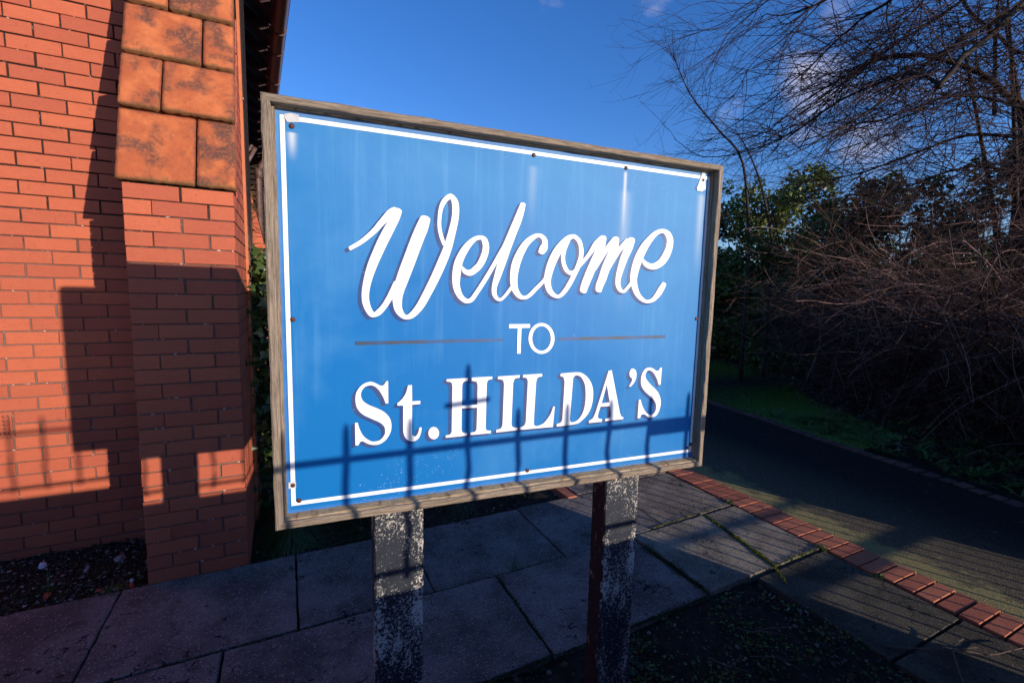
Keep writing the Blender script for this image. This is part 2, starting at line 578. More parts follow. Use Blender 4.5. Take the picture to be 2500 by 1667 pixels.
def m_plain(name, col, rough=0.8, spec=0.3, var=0.25, scale=20, bump=0.3, island=False, col2=None, bd=0.004, metallic=0.0):
    t = NT(name, rough, spec)
    v = t.coord()
    n = t.noise(v, scale, 6, 0.7)
    c2 = col2 if col2 else tuple(x * (1 - 2 * var) for x in col)
    c = t.mix(t.ramp(n, 0.3, 0.7), col, c2)
    if island:
        c = t.hsv(c, v=t.ramp(t.island(), 0, 1, 0.55, 1.5, smooth=False))
    t.color(c)
    t.set(t.b, 'Metallic', metallic)
    if bump:
        t.bump(t.noise(v, scale * 4, 5, 0.7), bump, bd)
    return t.m


def m_leaf(name, a, b, dry=(0.16, 0.10, 0.035), rough=0.42, drya=0.06):
    t = NT(name, rough, 0.4)
    i = t.island()
    c = t.mix(i, a, b)
    i2 = t.math('FRACT', t.math('MULTIPLY', i, 17.3))
    c = t.mix(t.ramp(i2, 1 - drya - 0.01, 1 - drya), c, dry)
    c = t.hsv(c, v=t.ramp(t.math('FRACT', t.math('MULTIPLY', i, 53.7)), 0, 1, 0.65, 1.35, smooth=False))
    t.color(c)
    tr = t.n('ShaderNodeBsdfTranslucent')
    t.set(tr, 'Color', c)
    mx = t.n('ShaderNodeMixShader')
    mx.inputs[0].default_value = 0.25
    out = t.t.nodes['Material Output']
    t.t.links.new(t.b.outputs[0], mx.inputs[1])
    t.t.links.new(tr.outputs[0], mx.inputs[2])
    t.t.links.new(mx.outputs[0], out.inputs[0])
    return t.m


def m_bark(name, a, b, scale=8, island=False):
    t = NT(name, 0.85, 0.2)
    v = t.coord((1, 1, 0.4))
    c = t.mix(t.ramp(t.noise(v, scale, 6, 0.7), 0.3, 0.7), a, b)
    c = t.mix(t.ramp(t.noise(t.coord(), scale * 5, 4, 0.7), 0.6, 0.7, 0, 0.6), c, tuple(x * 1.8 for x in a))
    if island:
        c = t.hsv(c, v=t.ramp(t.math('POWER', t.island(), 5.0), 0, 1, 0.38, 4.2, smooth=False))  # most strands dark, few very bright: sun glints put into the colour
    t.color(c)
    t.bump(t.noise(v, scale * 8, 5, 0.7), 0.7, 0.01)
    return t.m


M = {}
M['brick'] = m_brick('red facing brick', (0.50, 0.126, 0.060), (0.385, 0.090, 0.050))
M['brick_i'] = m_brick('red facing brick course', (0.50, 0.126, 0.060), (0.385, 0.090, 0.050), island=True)
M['crumb'] = m_plain('pale mortar crumbs', (0.72, 0.66, 0.62), 0.9, 0.2, 0.1, 90, 0.3)
M['kerb_brick'] = m_brick('red paver brick', (0.50, 0.165, 0.085), (0.38, 0.11, 0.06))
M['old_kerb'] = m_brick('old mossy paver brick', (0.20, 0.085, 0.065), (0.10, 0.055, 0.045))
M['mortar'] = m_mortar()
M['terracotta'] = m_terracotta()
M['orange'] = m_plain('orange moulding', (0.50, 0.15, 0.06), 0.6, 0.3, 0.1, 14, 0.2)
M['wood'] = m_wood_grey()
M['bare'] = m_wood_bare()
M['panel'] = m_panel()
M['white'] = m_white()
M['shade'] = m_shade()
M['rule'] = m_rule()
M['post'] = m_post()
M['maroon'] = m_maroon()
M['slab'] = m_slab()
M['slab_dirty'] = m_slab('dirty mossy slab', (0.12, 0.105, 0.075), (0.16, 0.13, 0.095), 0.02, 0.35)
M['slab_coarse_sun'] = m_slab('coarse gravel slab lightened for sun', (0.34, 0.29, 0.225), (0.31, 0.25, 0.20), 0.022)  # coarse gravel face, also made paler: gate sunlight put into the colour
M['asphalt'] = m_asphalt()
M['rust'] = m_plain('rusty screw', (0.13, 0.05, 0.035), 0.6, 0.5, 0.3, 300, 0.5, bd=0.001, metallic=0.5)
M['gutter'] = m_plain('maroon gutter paint', (0.17, 0.040, 0.040), 0.32, 0.5, 0.15, 10, 0.1)
M['soffit'] = m_plain('dark maroon soffit boards', (0.045, 0.018, 0.024), 0.7, 0.3, 0.2, 6, 0.3)
M['pipe'] = m_plain('worn brown pipe paint', (0.15, 0.085, 0.07), 0.5, 0.4, 0.3, 25, 0.3)
M['iron'] = m_plain('black iron', (0.02, 0.02, 0.022), 0.5, 0.5, 0.2, 40, 0.3)
M['tile'] = m_plain('slate', (0.05, 0.045, 0.05), 0.7, 0.3, 0.2, 12, 0.4)
M['coping'] = m_plain('coping stone', (0.30, 0.25, 0.21), 0.9, 0.2, 0.2, 18, 0.5)
M['soil'] = m_plain('dark soil', (0.052, 0.040, 0.030), 0.95, 0.15, 0.3, 24, 1.0, bd=0.02, col2=(0.022, 0.018, 0.014))
M['chip'] = m_plain('soil crumbs', (0.085, 0.066, 0.048), 0.9, 0.2, 0.2, 60, 0.5, island=True, col2=(0.028, 0.021, 0.016))
M['pebble'] = m_plain('pale pebbles', (0.30, 0.27, 0.25), 0.85, 0.2, 0.2, 80, 0.3, island=True, col2=(0.16, 0.13, 0.12))
M['stone'] = m_plain('white quartz stone', (0.70, 0.68, 0.72), 0.7, 0.3, 0.15, 40, 0.5)
M['fragment'] = m_plain('broken red clay', (0.55, 0.11, 0.055), 0.85, 0.2, 0.15, 60, 0.5)
M['grass'] = m_leaf('grass blades', (0.030, 0.075, 0.018), (0.055, 0.125, 0.028), (0.20, 0.17, 0.07), 0.5, 0.05)
M['lawn'] = m_leaf('lawn blades', (0.10, 0.22, 0.032), (0.17, 0.31, 0.055), (0.15, 0.14, 0.05), 0.5, 0.03)
M['weed'] = m_leaf('weed leaves', (0.06, 0.12, 0.022), (0.12, 0.19, 0.04), (0.16, 0.13, 0.05), 0.45, 0.06)
M['moss'] = m_leaf('moss', (0.10, 0.12, 0.012), (0.22, 0.23, 0.02), (0.05, 0.05, 0.02), 0.9, 0.1)
M['moss_dark'] = m_leaf('dark moss', (0.035, 0.045, 0.010), (0.06, 0.07, 0.015), (0.03, 0.03, 0.02), 0.9, 0.1)
M['litter'] = m_leaf('leaf litter', (0.055, 0.038, 0.025), (0.12, 0.075, 0.045), (0.25, 0.19, 0.15), 0.8, 0.10)
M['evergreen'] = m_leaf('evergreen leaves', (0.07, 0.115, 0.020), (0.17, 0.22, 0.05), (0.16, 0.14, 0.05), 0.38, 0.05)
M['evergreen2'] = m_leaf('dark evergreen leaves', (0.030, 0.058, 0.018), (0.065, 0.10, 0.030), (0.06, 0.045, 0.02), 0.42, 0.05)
M['ivy'] = m_leaf('ivy leaves', (0.030, 0.065, 0.020), (0.10, 0.15, 0.04), (0.30, 0.24, 0.10), 0.3, 0.08)
M['bark'] = m_bark('brown bark', (0.030, 0.022, 0.020), (0.060, 0.046, 0.036))
M['twig'] = m_bark('thin twig bark', (0.055, 0.028, 0.026), (0.030, 0.018, 0.020), 3)
M['twig_red'] = m_bark('reddish twig bark with sun glints', (0.20, 0.115, 0.085), (0.095, 0.058, 0.05), 3, True)
M['tape'] = m_plain('clear perished plastic', (0.55, 0.56, 0.60), 0.2, 0.5, 0.05, 30, 0.1)
M['dead'] = m_plain('dry twig', (0.16, 0.11, 0.085), 0.85, 0.2, 0.2, 30, 0.4)
M['farbrick'] = m_plain('far brick', (0.20, 0.07, 0.05), 0.9, 0.2, 0.2, 5, 0.3)
M['louvre'] = m_plain('dark timber', (0.035, 0.022, 0.018), 0.8, 0.2, 0.2, 6, 0.3)
M['stem'] = m_plain('dry ivy stems', (0.30, 0.14, 0.06), 0.9, 0.2, 0.3, 40, 0.6)

SCRIPT={"W":[[[[175.7,649.5],[171.3,657.3]],[[202.3,666.4],[196.4,674.7]],[[230.9,691.0],[222.3,699.7]],[[251.2,713.5],[240.3,722.7]],[[270.9,735.2],[259.3,746.8]],[[282.2,744.8],[273.8,756.6]]],[[[276.6,753.2],[293.2,747.2]],[[265.8,733.2],[285.8,724.7]],[[241.1,686.8],[262.8,677.1]],[[226.2,652.9],[247.4,644.4]],[[212.1,616.6],[232.5,610.0]],[[202.0,575.5],[219.6,572.0]],[[198.3,543.0],[215.1,543.3]],[[202.7,516.1],[217.7,521.9]],[[218.1,493.3],[225.2,505.0]],[[239.3,496.8],[232.0,508.3]],[[256.2,515.3],[245.5,523.4]],[[272.6,541.9],[259.9,548.6]],[[287.5,572.5],[273.7,578.9]]],[[[338.6,739.1],[362.5,732.5]],[[327.9,716.4],[356.1,707.5]],[[316.5,689.3],[345.2,680.0]],[[299.6,644.0],[328.5,634.6]],[[283.2,598.6],[311.4,589.4]],[[271.2,556.0],[296.6,550.8]],[[271.4,525.6],[293.0,527.3]],[[278.8,502.9],[294.4,511.7]],[[298.6,487.2],[302.1,498.0]],[[321.7,491.2],[313.0,503.2]],[[345.6,514.9],[330.1,525.5]],[[366.5,550.3],[348.1,559.6]],[[387.0,590.1],[366.8,598.7]],[[404.9,630.1],[383.6,637.8]],[[417.2,663.8],[396.6,669.3]],[[426.6,701.9],[407.8,705.3]],[[434.1,737.5],[416.2,739.0]],[[436.0,766.4],[418.5,764.6]],[[430.6,789.0],[416.3,781.8]],[[413.3,801.2],[413.2,787.8]],[[393.8,787.1],[403.9,780.1]],[[384.6,765.6],[394.8,763.5]],[[381.3,739.7],[390.6,739.7]],[[381.3,716.6],[390.5,718.1]],[[386.2,693.6],[395.2,696.6]],[[394.4,673.5],[402.7,677.0]]]],"e":[[[[443.8,621.4],[446.7,623.2]],[[449.0,606.2],[456.4,615.7]],[[468.2,599.6],[465.2,614.8]],[[487.2,610.6],[475.7,622.8]],[[502.6,627.2],[487.2,635.6]],[[514.5,653.4],[497.1,657.6]],[[517.7,677.6],[500.6,676.2]],[[510.1,698.2],[497.5,690.1]],[[493.6,703.8],[493.8,693.5]],[[472.8,697.2],[480.2,687.7]],[[448.6,676.3],[463.5,666.9]],[[429.1,643.4],[448.4,636.8]],[[421.1,613.6],[443.0,611.3]],[[420.6,579.1],[439.9,580.5]],[[427.1,555.9],[443.0,561.8]],[[439.0,539.1],[449.5,548.3]],[[456.5,528.7],[459.2,540.2]],[[475.2,533.2],[467.7,542.2]],[[489.7,552.1],[480.1,558.2]],[[510.8,583.9],[500.8,589.4]],[[532.8,620.8],[523.0,625.7]],[[552.9,655.1],[542.6,660.1]],[[568.3,679.5],[557.1,685.0]]]],"l":[[[[603.8,794.7],[618.0,792.1]],[[596.5,777.8],[614.7,773.9]],[[586.6,754.1],[607.5,748.6]],[[575.1,727.5],[596.7,721.1]],[[564.8,703.1],[587.3,696.4]],[[554.4,678.4],[578.1,672.1]],[[543.7,641.4],[565.6,636.0]],[[534.3,604.4],[552.2,599.9]],[[528.2,576.5],[542.4,574.3]],[[528.3,554.9],[541.0,557.2]],[[538.3,539.4],[545.6,546.2]],[[553.6,535.6],[551.2,543.1]],[[568.4,546.7],[562.2,552.0]],[[583.0,564.2],[575.8,569.2]],[[593.5,576.6],[585.9,581.9]]]],"c":[[[[676.8,666.2],[660.6,673.3]],[[686.1,677.7],[664.4,684.7]],[[687.3,692.0],[670.2,693.0]],[[684.7,706.4],[670.9,700.8]],[[672.3,717.1],[666.0,707.6]],[[654.8,719.4],[657.0,709.5]],[[635.0,711.5],[644.6,700.7]],[[613.6,694.1],[629.2,684.3]],[[595.4,666.7],[615.8,658.9]],[[582.6,635.6],[605.8,630.7]],[[578.8,604.3],[600.5,603.2]],[[580.5,580.3],[600.5,583.1]],[[588.1,559.8],[603.9,567.1]],[[603.7,544.5],[612.2,554.7]],[[622.1,540.6],[621.1,550.0]],[[639.9,547.9],[633.0,555.7]],[[659.2,566.2],[651.1,573.1]],[[678.1,584.7],[670.0,590.8]],[[691.6,601.8],[683.4,607.1]]]],"o":[[[[779.9,720.8],[775.7,711.2]],[[766.8,724.4],[768.0,713.9]],[[746.2,718.8],[757.2,707.4]],[[722.4,699.5],[742.4,686.6]],[[704.3,675.9],[726.9,665.8]],[[689.1,643.5],[712.6,636.8]],[[680.7,608.5],[702.5,605.7]],[[682.1,583.0],[701.0,585.8]],[[692.8,560.4],[706.6,568.4]],[[712.4,547.6],[717.5,557.3]],[[732.0,547.3],[726.8,556.0]],[[751.6,563.1],[740.8,570.2]],[[769.3,588.5],[756.2,594.5]],[[783.1,615.2],[769.5,620.2]],[[794.5,639.3],[779.8,643.2]],[[800.6,664.1],[786.4,665.2]],[[799.7,688.7],[786.3,686.6]],[[791.3,710.8],[779.8,704.4]],[[774.4,722.9],[766.3,714.7]]],[[[742.3,707.3],[755.9,703.5]],[[734.6,686.1],[746.9,683.5]],[[730.1,664.5],[742.7,664.3]],[[732.8,642.9],[744.5,645.7]],[[743.0,622.2],[753.3,629.0]],[[760.9,611.5],[762.3,622.7]],[[779.9,617.9],[775.2,627.8]]]],"m":[[[[789.5,631.1],[782.5,635.9]],[[808.7,650.8],[800.1,656.3]],[[829.9,674.8],[818.7,680.7]],[[848.2,699.2],[834.3,707.3]],[[865.9,716.9],[854.6,725.4]]],[[[854.9,723.7],[874.7,720.7]],[[846.1,699.2],[870.9,693.6]],[[833.3,671.2],[859.1,663.1]],[[819.9,642.0],[844.9,633.8]],[[806.3,610.0],[831.4,602.2]],[[797.5,585.6],[821.2,579.2]],[[794.6,570.2],[816.4,565.6]]],[[[844.2,627.8],[833.5,632.9]],[[867.6,662.5],[855.7,668.1]],[[888.3,691.6],[875.3,698.6]],[[910.9,715.7],[896.8,724.2]]],[[[898.3,722.7],[918.8,720.4]],[[890.9,698.8],[916.5,693.8]],[[878.8,670.6],[905.4,662.9]],[[865.4,640.9],[892.1,633.4]],[[855.2,608.5],[880.8,601.6]],[[847.2,586.6],[871.1,580.7]],[[846.7,571.8],[866.9,568.8]]],[[[890.8,629.7],[879.7,634.5]],[[914.4,667.4],[902.2,672.9]],[[932.4,691.1],[919.5,698.7]],[[957.1,714.2],[943.3,723.5]]],[[[951.5,725.0],[974.4,719.6]],[[940.4,699.9],[966.1,692.8]],[[928.1,672.3],[952.6,665.8]],[[918.8,638.7],[940.1,634.3]],[[913.3,607.6],[931.1,605.9]],[[915.7,583.7],[931.2,586.9]],[[928.8,567.8],[937.7,576.2]],[[946.9,565.5],[942.6,573.5]],[[961.2,577.9],[953.0,583.5]],[[973.7,592.0],[965.1,597.2]]]],"e2":[[[[1003.6,667.2],[1007.1,668.9]],[[1008.8,651.7],[1019.6,660.7]],[[1028.3,640.2],[1033.6,655.5]],[[1055.4,638.5],[1047.4,656.7]],[[1084.2,652.9],[1065.1,667.5]],[[1104.5,677.2],[1079.9,686.4]],[[1114.8,705.6],[1090.1,709.1]],[[1115.2,731.2],[1091.8,727.9]],[[1102.3,752.5],[1086.0,741.2]],[[1076.8,760.7],[1075.7,748.2]],[[1047.9,753.7],[1057.5,742.7]],[[1020.0,733.0],[1037.5,722.3]],[[996.7,707.2],[1020.8,697.1]],[[978.8,675.4],[1006.3,667.6]],[[967.9,640.9],[995.0,636.2]],[[964.6,608.6],[989.0,608.3]],[[971.0,584.4],[991.9,589.1]],[[985.0,559.8],[1000.9,567.5]],[[1006.5,542.5],[1015.1,552.2]],[[1031.6,535.4],[1031.6,544.9]],[[1056.4,541.0],[1047.2,551.1]],[[1077.7,557.6],[1061.6,567.0]],[[1091.6,576.8],[1072.9,584.9]],[[1098.9,592.6],[1083.7,598.8]]]]}
SERIF=[["S","S",[[[258.7,333.0,0],[258.8,276.3,0],[252.5,276.3,0],[246.6,293.0,1],[236.0,311.7,1],[225.5,321.7,1],[215.0,324.5,1],[202.4,320.3,1],[195.0,309.7,1],[193.9,298.6,1],[198.9,286.1,1],[212.4,275.1,1],[233.5,264.5,1],[250.6,253.0,1],[262.5,237.2,1],[266.3,218.4,1],[263.4,200.2,1],[252.4,182.7,1],[237.1,173.2,1],[222.1,172.5,1],[209.3,176.8,1],[197.8,184.1,1],[191.5,183.8,1],[186.1,175.3,0],[179.5,175.8,0],[179.0,232.8,0],[185.4,232.7,0],[189.8,216.1,1],[199.0,197.2,1],[213.6,184.3,1],[224.3,181.0,1],[237.2,183.1,1],[247.0,192.5,1],[251.0,203.6,1],[248.3,217.7,1],[237.5,228.9,1],[216.3,240.9,1],[197.5,252.6,1],[185.2,268.1,1],[180.9,286.2,1],[182.6,306.0,1],[191.0,321.0,1],[204.6,330.9,1],[219.3,332.8,1],[231.9,327.2,1],[240.4,322.3,1],[246.8,322.8,1],[251.1,327.1,1],[254.4,332.7,0]]]],["t","t",[[[307.9,319.5,0],[317.6,319.6,0],[318.0,277.3,0],[339.1,277.3,0],[338.6,268.9,0],[318.0,268.3,0],[317.6,197.4,1],[320.3,187.7,1],[326.0,184.4,1],[332.8,191.3,1],[336.9,207.0,0],[342.7,206.9,0],[341.1,194.1,1],[335.1,179.2,1],[323.7,172.0,1],[312.3,173.2,1],[301.1,182.6,1],[296.2,197.1,1],[295.5,211.2,0],[295.6,268.0,0],[281.3,268.8,0],[281.3,275.2,0],[292.3,284.4,1],[302.4,299.8,1]]]],[".","stop",[[[388.3,187.2,1],[386.4,179.1,1],[381.3,173.5,1],[374.2,172.0,1],[367.2,174.9,1],[362.0,181.5,1],[360.1,189.9,1],[361.9,198.0,1],[367.0,203.5,1],[374.0,205.1,1],[381.1,202.2,1],[386.3,195.7,1]]]],["H","H",[[[407.1,330.1,0],[465.6,330.8,0],[465.0,323.4,0],[453.6,320.6,1],[449.5,312.5,0],[449.5,257.0,0],[492.1,256.5,0],[492.4,310.1,0],[488.8,319.3,1],[475.1,322.4,0],[475.5,331.1,0],[533.9,331.2,0],[533.3,324.4,0],[522.4,322.0,1],[518.3,313.6,0],[517.3,190.1,0],[520.5,182.8,1],[532.4,180.7,0],[532.5,173.6,0],[474.1,173.7,0],[474.0,180.9,0],[486.5,181.7,1],[491.4,188.7,0],[492.2,248.3,0],[449.1,249.1,0],[449.1,191.3,0],[452.9,182.9,1],[465.3,180.0,0],[465.4,173.3,0],[406.3,172.7,0],[406.2,179.5,0],[418.0,180.8,1],[422.3,188.2,0],[423.0,311.5,0],[419.3,321.2,1],[407.2,324.2,0]]]],["I","I",[[[550.1,330.7,0],[614.4,331.5,0],[614.0,324.1,0],[600.2,321.9,1],[595.2,310.4,0],[592.9,194.6,0],[596.9,185.2,1],[612.9,181.7,0],[612.4,174.8,0],[548.1,173.9,0],[548.5,181.5,0],[561.7,184.5,1],[566.4,193.9,0],[568.3,308.8,0],[564.1,320.2,1],[549.7,323.5,0]]]],["L","L",[[[624.5,331.9,0],[683.4,332.2,0],[683.0,324.4,0],[669.7,321.5,1],[665.2,309.7,0],[661.7,197.8,1],[665.1,183.8,1],[674.4,181.4,1],[694.0,188.9,1],[713.2,212.1,1],[721.8,234.6,0],[726.8,234.2,0],[722.7,174.0,0],[618.8,174.8,0],[619.2,182.3,0],[631.3,185.8,1],[636.5,195.4,0],[639.4,311.0,0],[635.9,321.6,1],[624.1,324.3,0]]]],["D","D",[[[742.3,330.2,0],[790.3,331.7,1],[811.4,328.6,1],[833.3,313.5,1],[848.8,289.1,1],[853.9,260.2,1],[850.1,228.6,1],[838.7,203.8,1],[818.1,184.7,1],[797.2,176.0,1],[734.9,173.9,0],[735.3,182.3,0],[748.2,184.9,1],[752.9,194.9,0],[756.0,305.0,0],[751.3,319.0,1],[741.0,322.6,0]],[[783.4,314.4,0],[789.0,321.3,1],[797.7,322.4,1],[812.0,314.6,1],[823.6,293.6,1],[827.7,268.2,1],[827.4,236.5,1],[820.6,208.4,1],[807.2,190.4,1],[791.7,182.8,1],[781.1,184.6,1],[777.9,194.4,0]]]],["A","A",[[[904.2,331.5,0],[914.9,332.7,0],[952.0,198.2,0],[958.5,186.2,1],[965.6,183.3,0],[965.5,177.3,0],[899.7,176.2,0],[900.1,183.4,0],[916.7,186.2,1],[919.2,195.9,0],[914.7,222.3,0],[881.4,222.5,0],[875.0,204.2,1],[873.8,191.4,1],[877.7,186.2,1],[888.9,183.6,0],[888.3,175.5,0],[842.9,175.5,0],[843.3,182.6,0],[855.7,188.6,1],[864.0,203.4,0]],[[899.8,289.5,0],[913.3,233.8,0],[884.5,232.6,0]]]],["'","apostrophe",[[[991.7,334.3,1],[1001.7,329.3,1],[1006.4,316.7,1],[1004.7,300.3,1],[996.6,286.9,1],[985.6,277.3,0],[981.6,280.2,0],[989.7,292.9,1],[991.8,302.6,0],[984.9,307.8,1],[980.5,316.2,1],[981.4,326.0,1],[985.9,333.3,1]]]],["S","S",[[[1102.3,333.2,0],[1101.1,278.0,0],[1093.7,277.7,0],[1087.7,292.8,1],[1074.1,313.6,1],[1061.2,324.2,1],[1051.1,326.3,1],[1043.5,321.6,1],[1040.2,311.8,1],[1045.1,298.3,1],[1062.3,280.7,1],[1088.1,259.1,1],[1102.0,237.9,1],[1106.4,217.1,1],[1102.9,196.8,1],[1091.9,178.9,1],[1073.9,173.5,1],[1061.6,175.5,1],[1044.7,186.0,1],[1032.8,184.6,1],[1029.5,175.4,0],[1019.6,175.2,0],[1020.8,234.8,0],[1027.5,234.3,0],[1034.8,215.4,1],[1048.2,194.2,1],[1060.9,184.7,1],[1073.2,182.7,1],[1085.0,189.7,1],[1089.2,204.7,1],[1084.7,222.0,1],[1069.3,238.3,1],[1043.8,258.4,1],[1028.7,275.9,1],[1024.4,292.7,1],[1026.3,312.5,1],[1036.9,330.2,1],[1052.5,335.2,1],[1068.8,331.2,1],[1081.5,323.3,1],[1090.6,325.3,1],[1095.8,332.8,0]]]]]
SANS=[["T",[[[579.0,473.2,0],[641.4,473.2,0],[641.4,463.0,0],[616.0,462.7,0],[615.2,391.6,0],[604.6,391.9,0],[604.5,462.2,0],[579.0,462.4,0]]]],["O",[[[718.3,432.1,1],[716.8,418.5,1],[711.4,406.4,1],[702.7,396.9,1],[691.6,391.0,1],[679.1,389.2,1],[666.6,391.7,1],[655.3,398.2,1],[646.2,407.9,1],[640.2,420.1,1],[637.9,433.4,1],[639.4,446.6,1],[644.6,458.5,1],[653.0,467.9,1],[663.9,473.9,1],[676.1,476.0,1],[688.6,473.8,1],[700.1,467.6,1],[709.5,457.9,1],[715.7,445.7,1]],[[706.7,432.3,1],[705.7,421.4,1],[701.9,411.7,1],[695.7,404.1,1],[687.7,399.3,1],[678.8,397.8,1],[669.8,399.8,1],[661.7,404.9,1],[655.1,412.8,1],[650.7,422.5,1],[649.0,433.2,1],[650.1,443.9,1],[653.8,453.4,1],[659.8,461.0,1],[667.6,465.8,1],[676.4,467.5,1],[685.4,465.7,1],[693.6,460.7,1],[700.3,452.9,1],[704.9,443.1,1]]]]]
RULES=[[[[182.2,433.3,0],[562.4,434.6,0],[562.6,426.6,0],[182.5,424.0,0]]],[[[731.8,434.3,0],[1109.7,435.9,0],[1109.6,426.3,0],[732.2,425.0,0]]]]
LIMBS=[[[[7.25,2.27,4.81],[7.09,2.39,4.7],[6.9,2.56,4.42],[6.73,2.68,4.24],[6.59,2.71,4.05],[6.44,2.73,3.88]],0.055,0.04],[[[6.44,2.73,3.88],[6.43,2.98,4.07],[6.38,3.28,4.08],[6.22,3.73,3.94],[6.12,4.06,3.74],[5.86,4.57,3.54],[5.51,5.11,3.53],[5.28,5.47,3.84]],0.03,0.004],[[[8.26,2.38,2.22],[8.09,2.48,3.39],[7.92,2.54,3.85],[7.74,2.64,3.98],[7.55,2.78,4.21],[7.29,3.05,4.43],[7.03,3.28,4.55],[6.76,3.51,4.58],[6.49,3.73,4.43],[6.1,4.08,4.12],[5.78,4.29,3.75]],0.1,0.006],[[[7.61,2.48,4.99],[7.39,2.49,4.81],[7.05,2.83,4.59],[6.71,3.12,4.24],[6.4,3.31,3.91],[6.08,3.47,3.64],[5.75,3.64,3.41],[5.42,3.77,3.2]],0.04,0.006],[[[6.31,3.03,5.11],[6.35,3.29,4.98],[6.38,3.54,4.94],[6.4,3.82,4.84],[6.4,4.1,4.66],[6.37,4.41,4.5],[6.33,4.73,4.34],[6.13,5.22,4.08],[6.05,5.54,3.98]],0.025,0.004],[[[7.49,2.17,3.29],[7.5,2.37,3.4],[7.4,2.85,3.53],[7.33,3.21,3.46],[7.14,3.76,3.27],[7.02,4.11,3.23],[6.86,4.49,3.24]],0.035,0.005],[[[5.51,3.26,4.94],[5.44,3.44,4.81],[5.34,3.67,4.76],[5.26,3.85,4.78],[5.18,4.03,4.86],[5.16,4.11,4.73]],0.018,0.004],[[[6.32,3.84,5.53],[6.17,4.02,5.23],[5.94,4.28,4.91],[5.69,4.55,4.66],[5.54,4.66,4.29],[5.44,4.71,4.1]],0.014,0.003],[[[5.42,3.77,5.33],[5.33,4.1,5.12],[5.25,4.39,5.01],[5.25,4.57,4.94],[5.24,4.76,4.65],[5.26,4.92,4.5]],0.012,0.003],[[[4.69,4.06,5.2],[4.62,4.31,5.03],[4.65,4.46,4.89],[4.61,4.67,4.75],[4.6,4.85,4.62],[4.61,5.0,4.56]],0.009,0.002],[[[4.58,4.18,5.1],[4.41,4.43,4.92],[4.35,4.56,4.82],[4.18,4.78,4.81],[4.12,4.9,5.0]],0.008,0.002],[[[7.31,2.71,5.3],[7.22,2.94,5.05],[7.09,3.26,4.87],[6.92,3.6,4.67],[6.77,3.87,4.38],[6.55,4.24,4.0],[6.33,4.55,3.74],[6.01,4.97,3.61]],0.022,0.004],[[[6.42,2.79,5.08],[6.4,2.97,4.84],[6.37,3.17,4.65],[6.33,3.37,4.42],[6.19,3.73,4.09],[6.06,4.04,3.89],[5.98,4.27,3.52],[5.94,4.41,3.34]],0.016,0.003],[[[7.85,2.38,4.41],[7.83,2.66,4.52],[7.78,2.98,4.99],[7.75,3.25,5.47]],0.03,0.02],[[[7.67,2.26,3.63],[7.52,2.49,3.78],[7.35,2.72,3.9],[7.14,3.02,3.96],[6.91,3.33,3.82],[6.69,3.58,3.74],[6.4,3.92,3.79]],0.03,0.004],[[[7.5,2.13,2.87],[7.35,2.36,3.0],[7.17,2.65,3.11],[6.96,2.94,3.04],[6.77,3.18,2.9],[6.56,3.42,2.8]],0.03,0.004],[[[7.92,2.8,3.84],[7.89,2.88,4.63],[7.86,2.96,5.42]],0.03,0.02]]
SAPLINGS=[[[[7.47,5.71,2.4],[7.39,5.75,3.15],[7.26,5.86,3.98],[6.98,6.15,4.48],[6.63,6.48,5.09],[6.4,6.66,5.67],[6.33,6.68,5.83]],0.03,0.004],[[[8.01,5.65,2.43],[7.89,5.81,3.35],[7.77,5.97,3.93],[7.63,6.15,4.39],[7.53,6.27,4.61]],0.025,0.004]]


# ------------------------------------------------------------------ ground, paving and path
YS = 1.0  # unit scale


def sheet(name, pts, z, mat, kind='structure'):
    me = np_mesh(name, [(x, y, z) for x, y in pts], np.array([list(range(len(pts)))]), mat)
    o = link(name, me)
    return tag(o, kind=kind)


def rough_sheet(name, x0, x1, y0, y1, z, mat, step=0.03, amp=0.02, seed=0, keep=None, label=None):
    nx = int((x1 - x0) / step) + 1
    ny = int((y1 - y0) / step) + 1
    xs = np.linspace(x0, x1, nx)
    ys = np.linspace(y0, y1, ny)
    X, Y = np.meshgrid(xs, ys)
    g = np.random.default_rng(seed)
    Z = np.zeros_like(X)
    for k in range(14):
        fx, fy = g.normal(0, 1, 2) * (4 + 5 * k)
        Z += np.sin(X * fx + Y * fy + g.uniform(0, 6.28)) * amp / (1.2 + k * 0.8)
    Z += g.normal(0, amp * 0.12, Z.shape)
    Z = Z * 0.6 + z
    Z = np.minimum(Z, z + amp * 0.9)
    v = np.stack([X, Y, Z], -1).reshape(-1, 3)
    i = np.arange((ny - 1) * nx).reshape(ny - 1, nx)[:, :-1].ravel()
    f = np.stack([i, i + 1, i + nx + 1, i + nx], -1)
    o = link(name, np_mesh(name, v, f, mat, True))
    return tag(o, kind='structure')


ground = sheet('ground', [(-300, -300), (300, -300), (300, 300), (-300, 300)], -0.16, M['soil'])

# soil beds: one in front (the sign stands in it), one along the building
rough_sheet('front_flower_bed', -3.2, 2.36, -0.05, 1.60, -0.035, M['soil'], 0.025, 0.03, 1)
rough_sheet('wall_flower_bed', -3.2, -0.60, 2.78, 3.52, -0.050, M['soil'], 0.022, 0.03, 2)
rough_sheet('back_flower_bed', -0.30, 1.88, 2.80, 9.5, -0.045, M['soil'], 0.04, 0.03, 3)

pav = MB()
pav.box(-3.2, 3.0, 1.56, 2.80, -0.15, -0.045)
pav.box(1.97, 3.0, 2.80, 9.4, -0.15, -0.0455)
pav.box(2.335, 3.0, -0.2, 1.56, -0.15, -0.0455)
pavement = pav.obj('pavement', M['soil'])
tag(pavement, kind='structure')


